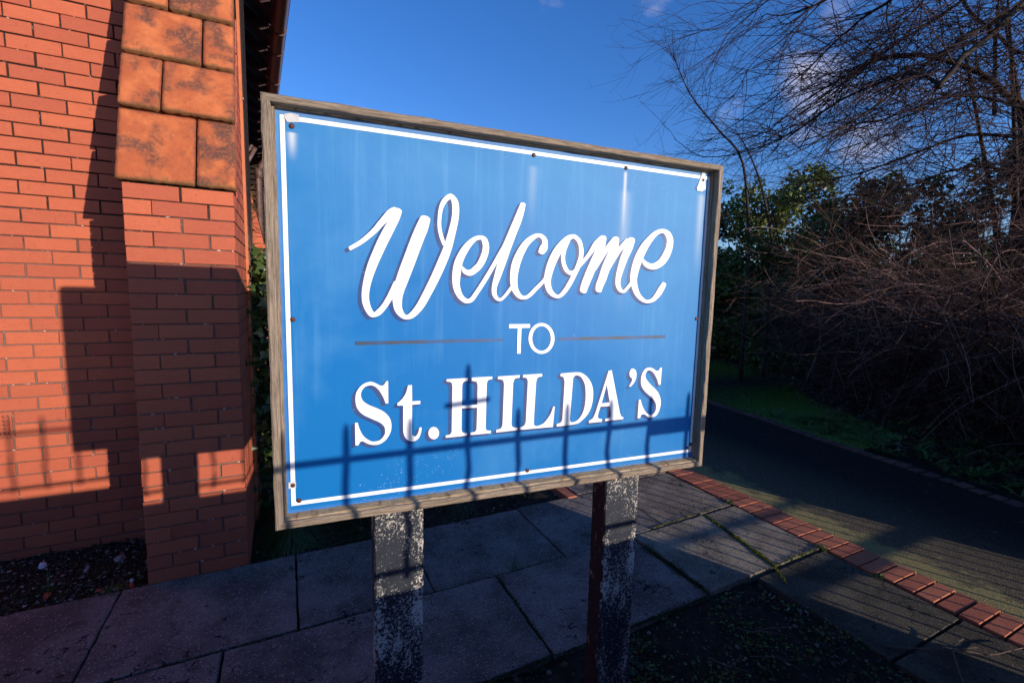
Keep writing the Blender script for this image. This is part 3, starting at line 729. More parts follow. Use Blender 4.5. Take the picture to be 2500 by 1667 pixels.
def slab(quad, z=0.0, th=0.05, gap=0.005, coarse=False):
    """a paving slab with slightly uneven worn arrises; quad = 4 corners anticlockwise"""
    cx = sum(p[0] for p in quad) / 4
    cy = sum(p[1] for p in quad) / 4
    n = 14
    vs, fs = [], []
    # outline with small nibbles
    ring = []
    for k in range(4):
        a, b = quad[k], quad[(k + 1) % 4]
        for i in range(n):
            t = i / n
            j = rnd.gauss(0, 0.0016) if i else 0.0
            x = a[0] + (b[0] - a[0]) * t
            y = a[1] + (b[1] - a[1]) * t
            L = math.hypot(b[0] - a[0], b[1] - a[1])
            nx_, ny_ = (b[1] - a[1]) / L, -(b[0] - a[0]) / L
            inset = gap + (0.006 if i == 0 else 0)
            sx = -nx_ * inset + nx_ * j
            sy = -ny_ * inset + ny_ * j
            if i == 0:
                pa = quad[(k - 1) % 4]
                L2 = math.hypot(a[0] - pa[0], a[1] - pa[1])
                n2 = ((a[1] - pa[1]) / L2, -(a[0] - pa[0]) / L2)
                sx = -(nx_ + n2[0]) * gap
                sy = -(ny_ + n2[1]) * gap
            ring.append((x + sx - cx, y + sy - cy))
    m = len(ring)
    c = 0.004
    for (x, y) in ring:
        vs.append((x, y, -th))
    for (x, y) in ring:
        vs.append((x, y, -c))
    for (x, y) in ring:
        l = math.hypot(x, y)
        vs.append((x - x / l * c, y - y / l * c, 0))
    for i in range(m):
        j = (i + 1) % m
        fs.append((i, j, m + j, m + i))
        fs.append((m + i, m + j, 2 * m + j, 2 * m + i))
    fs.append(tuple(range(2 * m, 3 * m)))
    b = MB()
    b.add(vs, fs)
    o = b.obj('paving_slab', M[('slab', 'slab_coarse_sun', 'slab_dirty')[int(coarse)]], pavement, (cx, cy, z))
    o.rotation_euler = (rnd.gauss(0, 0.0012), rnd.gauss(0, 0.0012), 0)
    return o


yA0, yA1 = 2.165, 2.822
xa = [-3.10, -2.40, -1.60, -0.79, 0.010, 0.653, 1.452, 2.272, 2.970]
for i in range(len(xa) - 1):
    y0r = 2.165 if xa[i] < 2.2 else 2.235
    y0l = y0r if xa[i] < 1.9 or xa[i] > 2.2 else 2.165
    top = 2.822 if xa[i] < 1.4 else (2.835 if xa[i] < 2.2 else 2.90)
    bl = 2.165 + max(0, (xa[i] - 1.4)) * 0.05
    br = 2.165 + max(0, (xa[i + 1] - 1.4)) * 0.05
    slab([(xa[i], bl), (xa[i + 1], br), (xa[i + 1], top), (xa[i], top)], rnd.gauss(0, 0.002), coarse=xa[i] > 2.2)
xb = [-3.10, -2.45, -1.75, -1.00, -0.282, 0.345, 0.995, 1.952]
for i in range(len(xb) - 1):
    bl = 2.165 + max(0, (xb[i] - 1.4)) * 0.05
    br = 2.165 + max(0, (xb[i + 1] - 1.4)) * 0.05
    slab([(xb[i], 1.545), (xb[i + 1], 1.555), (xb[i + 1], br), (xb[i], bl)], rnd.gauss(0, 0.002))
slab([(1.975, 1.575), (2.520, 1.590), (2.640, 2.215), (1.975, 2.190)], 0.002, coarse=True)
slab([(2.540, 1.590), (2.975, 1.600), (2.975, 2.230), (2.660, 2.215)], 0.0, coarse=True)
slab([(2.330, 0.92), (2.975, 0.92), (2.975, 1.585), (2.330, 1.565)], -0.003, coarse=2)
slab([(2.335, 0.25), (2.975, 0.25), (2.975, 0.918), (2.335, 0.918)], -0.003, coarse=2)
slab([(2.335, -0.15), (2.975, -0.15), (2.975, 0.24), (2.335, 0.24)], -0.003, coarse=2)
# rows that run on behind the sign
yy = [2.845, 3.50, 4.15, 4.80, 5.45, 6.10, 6.75, 7.40, 8.05, 8.7, 9.35]
for i in range(len(yy) - 1):
    s_ = 0.0 if i % 2 else 0.14
    y0_ = yy[i] if i else 2.845
    slab([(1.985, y0_), (2.45 + s_, y0_), (2.45 + s_, yy[i + 1]), (1.985, yy[i + 1])], rnd.gauss(0, 0.002))
    y0_ = yy[i] if i else 2.91
    slab([(2.45 + s_, y0_), (2.975, y0_), (2.975, yy[i + 1]), (2.45 + s_, yy[i + 1])], rnd.gauss(0, 0.002))

# asphalt path
far_in = [(4.95, -0.3), (5.05, 1.32), (5.13, 1.76), (5.18, 2.12), (5.215, 2.536), (5.283, 3.05), (5.405, 3.708), (5.506, 4.67), (5.62, 6.0), (5.78, 9.0), (5.9, 14.0)]
path_pts = [(3.232, -0.3)] + far_in + [(3.232, 14.0)]
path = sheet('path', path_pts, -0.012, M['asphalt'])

# brick edging beside the slabs
edging = MB()
edging.box(2.982, 3.230, -0.3, 14, -0.14, -0.03)
edging = edging.obj('near_kerb', M['mortar'])
tag(edging, kind='structure')
kb = []
for s_ in range(4):
    b = MB()
    c = 0.003
    L, Wd = 0.236, 0.0795
    e = [rnd.gauss(0, 0.0015) for _ in range(8)]
    x0, x1, y0, y1 = -L / 2 + e[0], L / 2 + e[1], -Wd / 2 + e[2] * .5, Wd / 2 + e[3] * .5
    vs = [(x0, y0, -.06), (x1, y0, -.06), (x1, y1, -.06), (x0, y1, -.06), (x0, y0, -c), (x1, y0, -c), (x1, y1, -c), (x0, y1, -c),
          (x0 + c, y0 + c, 0), (x1 - c, y0 + c, 0), (x1 - c, y1 - c, 0), (x0 + c, y1 - c, 0)]
    b.add(vs, [(8, 9, 10, 11), (4, 5, 9, 8), (5, 6, 10, 9), (6, 7, 11, 10), (7, 4, 8, 11), (0, 1, 5, 4), (1, 2, 6, 5), (2, 3, 7, 6), (3, 0, 4, 7)])
    kb.append(b.mesh('kerb_brick', M['kerb_brick']))
y = 0.10
while y < 9.0:
    o = link('brick', kb[rnd.randrange(4)], edging, (3.105 + rnd.gauss(0, 0.0015), y, 0.004 + rnd.gauss(0, 0.0015)))
    o.rotation_euler = (rnd.gauss(0, 0.003), rnd.gauss(0, 0.002), rnd.gauss(0, 0.004))
    y += 0.0888
edge2 = MB()
edge2.box(1.868, 1.978, 2.85, 9.4, -0.14, -0.03)
edge2 = edge2.obj('bed_kerb', M['mortar'])
tag(edge2, kind='structure')
y = 2.93
while y < 9.3:
    b = link('brick', kb[rnd.randrange(4)], edge2, (1.922 + rnd.gauss(0, 0.002), y, 0.012 + rnd.gauss(0, 0.003)))
    b.rotation_euler = (rnd.gauss(0, 0.015), rnd.gauss(0, 0.01), R(90) + rnd.gauss(0, 0.012))
    y += 0.245

# far edging of the path
fk = []
for k_ in kb:
    k2_ = k_.copy()
    k2_.materials[0] = M['old_kerb']
    fk.append(k2_)
far_kerb = empty('far_kerb', (0, 0, 0))
tag(far_kerb, kind='structure')


def along(pts, step):
    out = []
    for i in range(len(pts) - 1):
        a, b = Vector(pts[i]), Vector(pts[i + 1])
        L = (b - a).length
        n = max(1, round(L / step))
        for k in range(n):
            out.append((a + (b - a) * ((k + .5) / n), math.atan2(b.y - a.y, b.x - a.x), L / n))
    return out


for (p, ang, ln) in along(far_in[1:-1], 0.104):
    b = link('brick', fk[rnd.randrange(4)], far_kerb, (p.x + 0.055 + rnd.gauss(0, 0.004), p.y, -0.002 + rnd.gauss(0, 0.004)))
    b.rotation_euler = (rnd.gauss(0, 0.03), rnd.gauss(0, 0.03), ang - R(90) + rnd.gauss(0, 0.03))
    b.scale = (0.50, 1.14, 1)
for s_ in ():
    pass

# lawn bank beyond the path
lawn_in = [(x + 0.12, y) for x, y in far_in]
lawn_pts = lawn_in + [(60, 14.0), (60, -0.3)]
lawn = rough_sheet('lawn_bank', 5.1, 13.0, -0.3, 14.0, -0.035, M['soil'], 0.10, 0.010, 5)
street = sheet('street_pavement', [(-30, -30), (40, -30), (40, -0.34), (-30, -0.34)], -0.01, M['coping'])


# ------------------------------------------------------------------ the brick building
church = empty('church_building', (-1.2, 3.6, 0))
tag(church, 'red brick church corner with stone capped buttress, eaves and maroon gutter', 'building')
CB = Vector((-1.2, 3.6, 0))


def cobj(mb, name, mat, parent=church, smooth=False):
    """meshes written in world coordinates, parented with the inverse offset"""
    o = mb.obj(name, mat, parent, smooth=smooth)
    if parent is church:
        o.location = -CB
    return o


WY = 3.49
PY = 2.816
wall = MB()
wall.box(-3.8, -0.204, WY + 0.009, WY + 0.35, -0.15, 4.3)
wall = cobj(wall, 'wall', M['mortar'])
BL, BH, PC, PX = 0.2195, 0.0672, 0.0746, 0.2275


def brick_mesh(L, H, n, mat):
    out = []
    for k in range(n):
        b = MB()
        j = [rnd.gauss(0, 0.0008) for _ in range(4)]
        x0_, x1_, z0_, z1_ = -L / 2 + j[0], L / 2 + j[1], -H / 2 + j[2], H / 2 + j[3]
        nn_ = 7
        top = [(x0_ + (x1_ - x0_) * i / nn_, z1_) for i in range(nn_)]
        rgt = [(x1_, z1_ + (z0_ - z1_) * i / 3) for i in range(3)]
        bot = [(x1_ + (x0_ - x1_) * i / nn_, z0_) for i in range(nn_)]
        lft = [(x0_, z0_ + (z1_ - z0_) * i / 3) for i in range(3)]
        ring = top + rgt + bot + lft
        m_ = len(ring)
        cx_, cz_ = (x0_ + x1_) / 2, (z0_ + z1_) / 2
        vs = []
        for (x, z) in ring:
            vs.append((x, 0.06, z))
        for (x, z) in ring:
            vs.append((x, 0.0022, z))
        for (x, z) in ring:
            c_ = 0.0016 + (rnd.random() ** 5) * 0.006
            sx_ = 1 if x < x0_ + .001 else (-1 if x > x1_ - .001 else 0)
            sz_ = 1 if z < z0_ + .001 else (-1 if z > z1_ - .001 else 0)
            vs.append((x + sx_ * c_, 0.0, z + sz_ * c_))
        fs = [tuple(range(2 * m_, 3 * m_))[::-1]]
        for i in range(m_):
            k2 = (i + 1) % m_
            fs.append((i, k2, m_ + k2, m_ + i))
            fs.append((m_ + i, m_ + k2, 2 * m_ + k2, 2 * m_ + i))
        b.add(vs, fs)
        out.append(b.mesh('brick', mat))
    return out


full = brick_mesh(BL, BH, 6, M['brick'])
rest = MB()
for cse in range(-2, 57):
    zc = cse * PC + PC / 2
    off = -0.945 if cse % 2 == 0 else -1.0585
    k = -14
    while True:
        x1 = off + k * PX
        x0 = x1 - PX
        k += 1
        if x0 > -0.68:
            break
        if x1 < -3.8:
            continue
        if cse in (9, 10) and x0 < -1.39 and x1 > -1.62:
            if x1 < -1.39:
                continue
            x0 = -1.392
        xc = (x0 + x1) / 2
        if x1 - x0 < .2:
            rest.brick(x0 + .001, x1 - .004, WY, WY + .06, zc - BH / 2, zc + BH / 2)
            continue
        if xc > -1.62 - 0.1 and -0.12 < zc < 3.28 and (-1.62 + (zc - 1.0) * 0.13 < x1):
            o = link('brick', full[rnd.randrange(6)], wall, (xc + rnd.gauss(0, .0009), WY + rnd.gauss(0, 0.0011), zc + rnd.gauss(0, .0007)))
            o.rotation_euler = (rnd.gauss(0, 0.006), rnd.gauss(0, 0.0025), rnd.gauss(0, 0.004))
        else:
            rest.brick(x0 + .004, x1 - .004, WY + rnd.gauss(0, .001), WY + .06, zc - BH / 2, zc + BH / 2)
    # right of the buttress the wall shows only a sliver
o = rest.obj('brick', M['brick_i'], wall)
tag(o, kind='stuff')
cr = MB()
for q in range(75):
    kz = rnd.randrange(1, 42)
    z = kz * PC
    x = rnd.uniform(-1.6, -.7)
    w, h = rnd.uniform(.002, .009), rnd.uniform(.0015, .004)
    d = rnd.uniform(.001, .003)
    n6 = 7
    ring = [(x + w * math.cos(6.283 * i / n6) * rnd.uniform(.6, 1.2), WY + .004, z + h * math.sin(6.283 * i / n6) * rnd.uniform(.6, 1.3)) for i in range(n6)]
    cr.add(ring + [(x, WY - d, z)], [(i, (i + 1) % n6, n6) for i in range(n6)])
tag(cr.obj('mortar_crumb', M['crumb'], wall), kind='stuff')
cr = MB()
for q in range(46):
    kz = rnd.randrange(1, 27)
    z = kz * .075
    x = rnd.uniform(-.67, -.235)
    w, h = rnd.uniform(.002, .010), rnd.uniform(.0015, .0045)
    n6 = 7
    ring = [(x + w * math.cos(6.283 * i / n6) * rnd.uniform(.6, 1.2), PY + .004, z + h * math.sin(6.283 * i / n6) * rnd.uniform(.6, 1.3)) for i in range(n6)]
    cr.add(ring + [(x, PY - .0025, z)], [(i, (i + 1) % n6, n6) for i in range(n6)])
crumbs2 = cr
# air brick
ab = MB()
ax0, ax1, az0, az1 = -1.622, -1.396, 0.674, 0.818
ab.box(ax0, ax1, WY + 0.030, WY + 0.05, az0, az1)
xs = np.linspace(ax0, ax1, 12)
zs = np.linspace(az0, az1, 6)
ab.box(ax0, ax1, WY - .001, WY + .0295, az0, az0 + .017)
ab.box(ax0, ax1, WY - .001, WY + .0295, az1 - .017, az1)
for i in range(5):
    zc = az0 + .017 + (az1 - az0 - .034) * i / 5
    if i:
        ab.box(ax0 + .0171, ax1 - .0171, WY - .001, WY + .0295, zc - .007, zc + .007)
for i in range(12):
    xc = ax0 + .0085 + (ax1 - ax0 - .017) * i / 11
    ab.box(xc - .0045, xc + .0045, WY - .0014, WY + .0292, az0 + .0172, az1 - .0172)
ab = ab.obj('air_brick', M['brick'], wall)
tag(ab, 'perforated clay air brick at the left edge')

# ---- buttress
PX0, PX1, PY = -0.680, -0.227, 2.816
but = MB()
but.box(PX0 + .006, PX1 - .006, PY + .0095, WY + .0, -0.12, 2.025)
but.add([(PX0 + .006, PY + .05, 2.02), (PX1 - .006, PY + .05, 2.02), (PX1 - .006, WY, 2.02), (PX0 + .006, WY, 2.02),
         (PX0 + .006, WY - .001, 3.72), (PX1 - .006, WY - .001, 3.72)],
        [(0, 1, 5, 4), (1, 2, 5), (3, 0, 4), (2, 3, 4, 5)])
but = cobj(but, 'buttress', M['mortar'])
pf = brick_mesh(0.2255, BH + .0006, 5, M['brick'])
pA = brick_mesh(0.2205, BH + .0006, 5, M['brick'])
ph = brick_mesh(0.1050, BH + .0006, 3, M['brick'])
ph2 = brick_mesh(0.1065, BH + .0006, 3, M['brick'])
for cse in range(-1, 27):
    zc = cse * .075 + .0375
    if cse % 2 == 0:
        lay = [(pA, -0.5685), (pA, -0.3385)]
    else:
        lay = [(ph, -0.6265), (pf, -0.4565), (ph2, -0.2805)]
    for ms, xc in lay:
        o = link('brick', ms[rnd.randrange(len(ms))], but, (xc + rnd.gauss(0, .0007), PY + rnd.gauss(0, 0.001), zc + rnd.gauss(0, .0006)))
        o.rotation_euler = (rnd.gauss(0, 0.005), rnd.gauss(0, 0.002), rnd.gauss(0, 0.003))


tag(crumbs2.obj('mortar_crumb', M['crumb'], but), kind='stuff')


def xform(mb, fn):
    mb.v = [fn(v) for v in mb.v]
    return mb


# side faces of the buttress (right side faces +x, left side -x): seen at a very flat angle
for side in (1, -1):
    sb = MB()
    for cse in range(-1, 48):
        z0 = cse * .075 + .004
        z1 = z0 + BH
        lim = PY + .064 if cse < 27 else PY + 0.10 + (cse * .075 - 2.03) * 0.39 + 0.12
        y0 = PY + (.0 if cse % 2 else .1125)
        y = y0 - .225
        while y < WY:
            a, b = max(y + .004, lim if cse % 2 else lim), min(y + .221, WY)
            if b - a > .02:
                sb.brick(a, b, 0, .03, z0, z1)
            y += .225
    if side == 1:
        xform(sb, lambda v: (PX1 - v[1], v[0], v[2]))
    else:
        xform(sb, lambda v: (PX0 + v[1], v[0], v[2]))
    o = sb.obj('brick', M['brick_i'], but)
    tag(o, kind='stuff')


def cap_stone(x0, x1, ya, za, yb, zb):
    """sloping weathered block: face from (ya,za) at the foot to (yb,zb) at the head"""
    nx = max(6, int((x1 - x0) / .014))
    nz = max(6, int((zb - za) / .014))
    r_ = 0.0045
    vs = []
    ph_ = [rnd.uniform(0, 6.28) for _ in range(12)]
    for j in range(nz + 1):
        for i in range(nx + 1):
            u, w = i / nx, j / nz
            X = x0 + (x1 - x0) * u
            Z = za + (zb - za) * w
            Y = ya + (yb - ya) * w
            de = min(u * (x1 - x0), (1 - u) * (x1 - x0))
            df = min(w * (zb - za), (1 - w) * (zb - za))
            dd = 0
            if de < r_: dd += r_ - math.sqrt(max(0, r_ ** 2 - (r_ - de) ** 2))
            if df < r_: dd += r_ - math.sqrt(max(0, r_ ** 2 - (r_ - df) ** 2))
            dd += 0.001 * math.sin(X * 43 + ph_[0]) * math.sin(Z * 37 + ph_[1]) + 0.0012 * math.sin(X * 110 + Z * 90 + ph_[2])
            if min(de, df) < .004:
                X += rnd.gauss(0, .0005)
                Z += rnd.gauss(0, .0007)
            vs.append((X, Y + dd + rnd.gauss(0, .0004), Z))
    fs = []
    for j in range(nz):
        for i in range(nx):
            a = j * (nx + 1) + i
            fs.append((a, a + 1, a + nx + 2, a + nx + 1))
    # skirt to the back
    ring = [i for i in range(nx + 1)] + [j * (nx + 1) + nx for j in range(1, nz + 1)] + [nz * (nx + 1) + i for i in range(nx - 1, -1, -1)] + [j * (nx + 1) for j in range(nz - 1, 0, -1)]
    b0 = len(vs)
    for a in ring:
        vs.append((vs[a][0], vs[a][1] + .085, vs[a][2]))
    m = len(ring)
    for i in range(m):
        j = (i + 1) % m
        fs.append((ring[i], b0 + i, b0 + j, ring[j]))
    cx, cz = (x0 + x1) / 2, (za + zb) / 2
    mb = MB()
    mb.add([(v[0] - cx, v[1] - ya, v[2] - cz) for v in vs], fs)
    o = mb.obj('cap_stone', M['terracotta'], but, (cx, ya, cz), smooth=True)
    return o


SX0, SX1 = -0.700, -0.216
rows = [(2.036, 2.388, 2.797, 2.930, -0.385), (2.402, 2.676, 2.905, 3.022, -0.530), (2.692, 2.962, 3.018, 3.130, -0.362), (2.978, 3.235, 3.122, 3.228, -0.512), (3.251, 3.52, 3.225, 3.33, -0.37)]
for i, (za, zb, ya, yb, xj) in enumerate(rows):
    a, b = (SX0 + .003 * i, SX1 - .002 * i)
    cap_stone(a, xj - .005, ya, za, yb, zb)
    cap_stone(xj + .005, b, ya + rnd.gauss(0, .002), za, yb, zb)

# lit corner moulding right of the buttress
cm = MB()
cm.box(-0.2262, -0.2100, WY - .02, WY + .1, -.1, 3.72)
cobj(cm, 'corner_moulding', M['orange'])

# flank wall running back (slightly skewed), seen edge on
fl = MB()


def flx(y):
    return -0.21 - .055 * (y - 3.49)


fl.add([(flx(3.6), 3.6, -.1), (flx(10), 10, -.1), (flx(10), 10, 3.75), (flx(3.6), 3.6, 3.75), (-3, 3.6, -.1), (-3, 10, -.1), (-3, 10, 3.75), (-3, 3.6, 3.75)],
       [(0, 1, 2, 3), (4, 7, 6, 5), (1, 5, 6, 2), (3, 2, 6, 7)])
cobj(fl, 'flank_wall', M['farbrick'])

# rear buttress with courses
ry = 6.2
rb = MB()
rb.add([(-0.9, ry + .01, -.1), (0.02, ry + .01, -.1), (0.02, ry + .01, 1.15), (-0.222, ry + .01, 2.08), (-0.372, ry + .01, 2.79), (-0.9, ry + .01, 2.79),
        (-0.9, ry + .5, -.1), (0.02, ry + .5, -.1), (0.02, ry + .5, 1.15), (-0.222, ry + .5, 2.08), (-0.372, ry + .5, 2.79), (-0.9, ry + .5, 2.79)],
       [(0, 1, 2, 3, 4, 5), (1, 7, 8, 2), (2, 8, 9, 3), (3, 9, 10, 4), (4, 10, 11, 5), (6, 11, 10, 9, 8, 7)])
rbo = cobj(rb, 'rear_buttress', M['mortar'])
rs = MB()


def rake(z):
    return 0.02 if z < 1.15 else (0.02 - (z - 1.15) * .26 if z < 2.08 else -.222 - (z - 2.08) * .21)


for cse in range(0, 37):
    z0 = cse * .075 + .003
    z1 = z0 + .069
    cuts = [-1.0 + .112 * (cse % 2) + .225 * k for k in range(6)]
    for k in range(5):
        a_, b_ = cuts[k] + .003, cuts[k + 1] - .003
        if a_ > rake(z1) - .02:
            continue
        bb, bt = min(b_, rake(z0)), min(b_, rake(z1))
        yj = ry + rnd.gauss(0, .002)
        rs.add([(a_, yj, z0), (bb, yj, z0), (bt, yj, z1), (a_, yj, z1), (a_, ry + .03, z0), (bb, ry + .03, z0), (bt, ry + .03, z1), (a_, ry + .03, z1)],
               [(0, 1, 2, 3), (1, 5, 6, 2), (3, 2, 6, 7), (0, 4, 5, 1), (0, 3, 7, 4)])
tag(rs.obj('brick', M['brick_i'], rbo), kind='stuff')

# eaves: gutter, brackets, soffit, rafter feet, roof slope
GZ = 3.60


def gx(y):
    return 0.036 - .052 * (y - 3.94)


gu = MB()
ys_ = [3.0, 4.0, 5.0, 6.0, 7.0, 8.0, 9.4]
n_ = 14
for t_, rr in ((0, .058), (1, .052)):
    b0 = len(gu.v)
    for y in ys_:
        for k in range(n_ + 1):
            a = math.pi + math.pi * k / n_
            gu.v.append((gx(y) + rr * math.cos(a), y, GZ + .058 + rr * math.sin(a)))
    for i in range(len(ys_) - 1):
        for k in range(n_):
            a = b0 + i * (n_ + 1) + k
            f = (a, a + 1, a + n_ + 2, a + n_ + 1)
            gu.f.append(f if t_ else f[::-1])
for y in ys_[:-1]:
    pass
gut = cobj(gu, 'gutter', M['gutter'], smooth=True)
# rolled front bead
bd = MB()
bd.tube([(gx(y) + .058, y, GZ + .060) for y in ys_], .005, 6)
bd.obj('gutter_bead', M['gutter'], gut, smooth=True)
for y in (3.35, 4.52, 4.92, 5.62, 6.5, 7.3, 8.2):
    br = MB()
    pts = [(gx(y) + .061 * math.cos(a), y, GZ + .058 + .061 * math.sin(a)) for a in [math.pi + math.pi * k / 12 for k in range(13)]]
    pts.append((gx(y) + .063, y, GZ + .085))
    br.tube([(gx(y) - .075, y, GZ + .07)] + pts, .0042, 6)
    br.obj('bracket', M['pipe'], gut, smooth=True)
sf = MB()
sf.add([(gx(y) - .05, y, GZ + .075) for y in (3.0, 9.6)] + [(flx(9.6) - .3, 9.6, GZ + .48), (flx(3.0) - .3, 3.0, GZ + .48)], [(0, 1, 2, 3)])
cobj(sf, 'soffit', M['soffit'])
fb = MB()
fb.add([(gx(3.0) - .062, 3.0, GZ - .01), (gx(9.6) - .062, 9.6, GZ - .01), (gx(9.6) - .062, 9.6, GZ + .09), (gx(3.0) - .062, 3.0, GZ + .09)], [(0, 1, 2, 3)])
for y in np.arange(3.3, 9.3, .42):
    rf = MB()
    x0, x1 = gx(y) - .070, flx(y) - .12
    za, zb = GZ + .035, GZ + .035 + (x0 - x1) * .75
    rf.add([(x0, y, za - .05), (x0, y + .05, za - .05), (x0, y + .05, za + .03), (x0, y, za + .03),
            (x1, y, zb - .075), (x1, y + .05, zb - .075), (x1, y + .05, zb + .04), (x1, y, zb + .04)],
           [(0, 1, 2, 3), (0, 4, 5, 1), (4, 7, 6, 5), (0, 3, 7, 4), (1, 5, 6, 2), (3, 2, 6, 7)])
    cobj(rf, 'rafter', M['soffit'])
rofm = MB()
rofm.add([(gx(3.0) - .02, 3.0, GZ + .10), (gx(9.8) - .02, 9.8, GZ + .10), (-2.8, 9.8, GZ + 2.6), (-2.8, 3.0, GZ + 2.6),
          (gx(3.0) - .02, 3.0, GZ + .14), (gx(9.8) - .02, 9.8, GZ + .14), (-2.8, 9.8, GZ + 2.66), (-2.8, 3.0, GZ + 2.66)],
         [(0, 3, 2, 1), (4, 5, 6, 7), (0, 1, 5, 4), (1, 2, 6, 5), (2, 3, 7, 6), (3, 0, 4, 7)])
cobj(rofm, 'roof', M['tile'])
# downpipe behind the rear buttress
dp = MB()
px_, py_ = -0.262, 6.75
dp.tube([(px_ + .22, py_, 3.50), (px_ + .20, py_, 3.22), (px_ + .10, py_, 3.13), (px_ + .02, py_, 3.02), (px_, py_, 2.9), (px_, py_, 0.1)], .034, 12)
dp.tube([(px_, py_, 2.86), (px_, py_, 2.98)], .043, 12)
cobj(dp, 'downpipe', M['pipe'], smooth=True)
hp = MB()
hp.tube([(-0.42, 6.3, 3.02), (-0.42, 6.3, 3.16)], .05, 10)
hp.tube([(-0.41, 6.3, 2.98), (-0.30, 6.3, 3.14)], .018, 8)
hp.tube([(-0.40, 6.3, 2.85), (-0.27, 6.32, 3.12)], .022, 8)
cobj(hp, 'pipe_fitting', M['pipe'], smooth=True)
# dark slatted wing further back
lv = MB()
lv.box(-0.6, 1.2, 9.05, 9.3, -.1, 4.2)
for k in range(46):
    z = .2 + k * .088
    lv.add([(-0.6, 8.98, z), (1.2, 8.98, z), (1.2, 9.05, z + .07), (-0.6, 9.05, z + .07), (1.2, 8.98, z + .012), (-0.6, 8.98, z + .012)], [(0, 1, 2, 3), (0, 5, 4, 1), (5, 3, 2, 4)])
cobj(lv, 'slatted_wing', M['louvre'])


# ------------------------------------------------------------------ the welcome sign
SA = -0.07467
sign = empty('welcome_sign', (-0.0368, 1.1413, 0), SA)
tag(sign, "blue 'Welcome to St. Hilda's' sign board in a weathered wooden frame on two flaking posts", 'sign board')
SW, SH, SZ = 1.268, 0.963, 0.9975
FW, DP = 0.0178, 0.033


def board(name, length, loc, rot, mat=M['wood'], w=FW, t=0.048, lip=0.0):
    """mitred frame board; along local x, face to local -y, width up local z"""
    b = MB()
    n = 26
    prof = [(0.0035, 0.0), (w - .002, 0.0), (w, .002), (w + lip, DP + .012), (w + lip, t), (0, t), (0, .0035)]
    k = len(prof)
    for i in range(n + 1):
        u = i / n
        for (pz, py) in prof:
            x = pz + (length - 2 * pz) * u
            wob = 0.0009 * math.sin(u * 21 + pz * 300) + rnd.gauss(0, .0003)
            b.v.append((x, py + wob * (1 if py < .01 else 0), pz + (rnd.gauss(0, .0005) if 0 < i < n else 0)))
    for i in range(n):
        for j in range(k):
            j2 = (j + 1) % k
            b.f.append((i * k + j, i * k + j2, (i + 1) * k + j2, (i + 1) * k + j))
    b.f.append(tuple(range(k))[::-1])
    b.f.append(tuple(n * k + j for j in range(k)))
    return b.obj(name, mat, sign, loc, rot)


# bottom, top, left, right
board('frame_board', SW, (0, 0, SZ), (0, 0, 0))
board('frame_board', SW, (SW, 0, SZ + SH), (0, R(180), 0), w=.0160)
board('frame_board', SH, (0, 0, SZ + SH), (0, R(90), 0))
board('frame_board', SH, (SW, 0, SZ), (0, R(-90), 0))
# raw inner ledge below the panel and thin dark rebate above
lg = MB()
nn = 60
prof = [(.0, .003), (.0, .0325), (.004, .0325)]
for i in range(nn + 1):
    x = FW + (SW - 2 * FW) * i / nn
    a = .0035 + rnd.gauss(0, .0007)
    lg.v += [(x, .006, FW - .0015), (x, .010, FW + a), (x, .0322, FW + a + .003), (x, .0322, FW - .001)]
for i in range(nn):
    for j in range(3):
        lg.f.append((i * 4 + j, i * 4 + 4 + j, i * 4 + 5 + j, i * 4 + 1 + j))
lgo = lg.obj('inner_ledge', M['bare'], sign, (0, 0, SZ))
tl = MB()
for i in range(nn + 1):
    x = FW + (SW - 2 * FW) * i / nn
    a = .0012 + abs(rnd.gauss(0, .0008))
    tl.v += [(x, .024, SH - .016 + .001), (x, .024, SH - .016 - a), (x, .0324, SH - .016 - a - .001)]
for i in range(nn):
    for j in range(2):
        tl.f.append((i * 3 + j, i * 3 + 1 + j, i * 3 + 4 + j, i * 3 + 3 + j))
tl.obj('inner_ledge', M['bare'], sign, (0, 0, SZ))

for (u0, u1) in ((FW + .0003, FW + .0062), (SW - FW - .0040, SW - FW - .0003)):
    b = MB()
    for i in range(61):
        z = FW + (SH - 2 * FW) * i / 60
        j = rnd.gauss(0, .0004)
        a_, b_ = (u0, u1 + j) if u0 < .5 else (u0 + j, u1)
        b.v += [(z, .021 + rnd.gauss(0, .0003), a_), (z, .021 + rnd.gauss(0, .0003), b_), (z, .0325, b_), (z, .0325, a_)]
    for i in range(60):
        for j in range(4):
            j2 = (j + 1) % 4
            b.f.append((i * 4 + j, i * 4 + j2, i * 4 + 4 + j2, i * 4 + 4 + j))
    b.v = [(-0.0 + z_, y_, -x_) for (z_, y_, x_) in b.v]
    b.obj('inner_ledge', M['wood'], sign, (0, 0, SZ), (0, R(-90), 0))
pn = MB()
pn.box(FW - .004, SW - FW + .004, DP, DP + .006, FW - .004, SH - FW + .004)
pn.obj('panel', M['panel'], sign, (0, 0, SZ))
bk = MB()
bk.box(.002, SW - .002, DP + .0165, DP + .030, .002, SH - .002)
bk.obj('backing_board', M['bare'], sign, (0, 0, SZ))

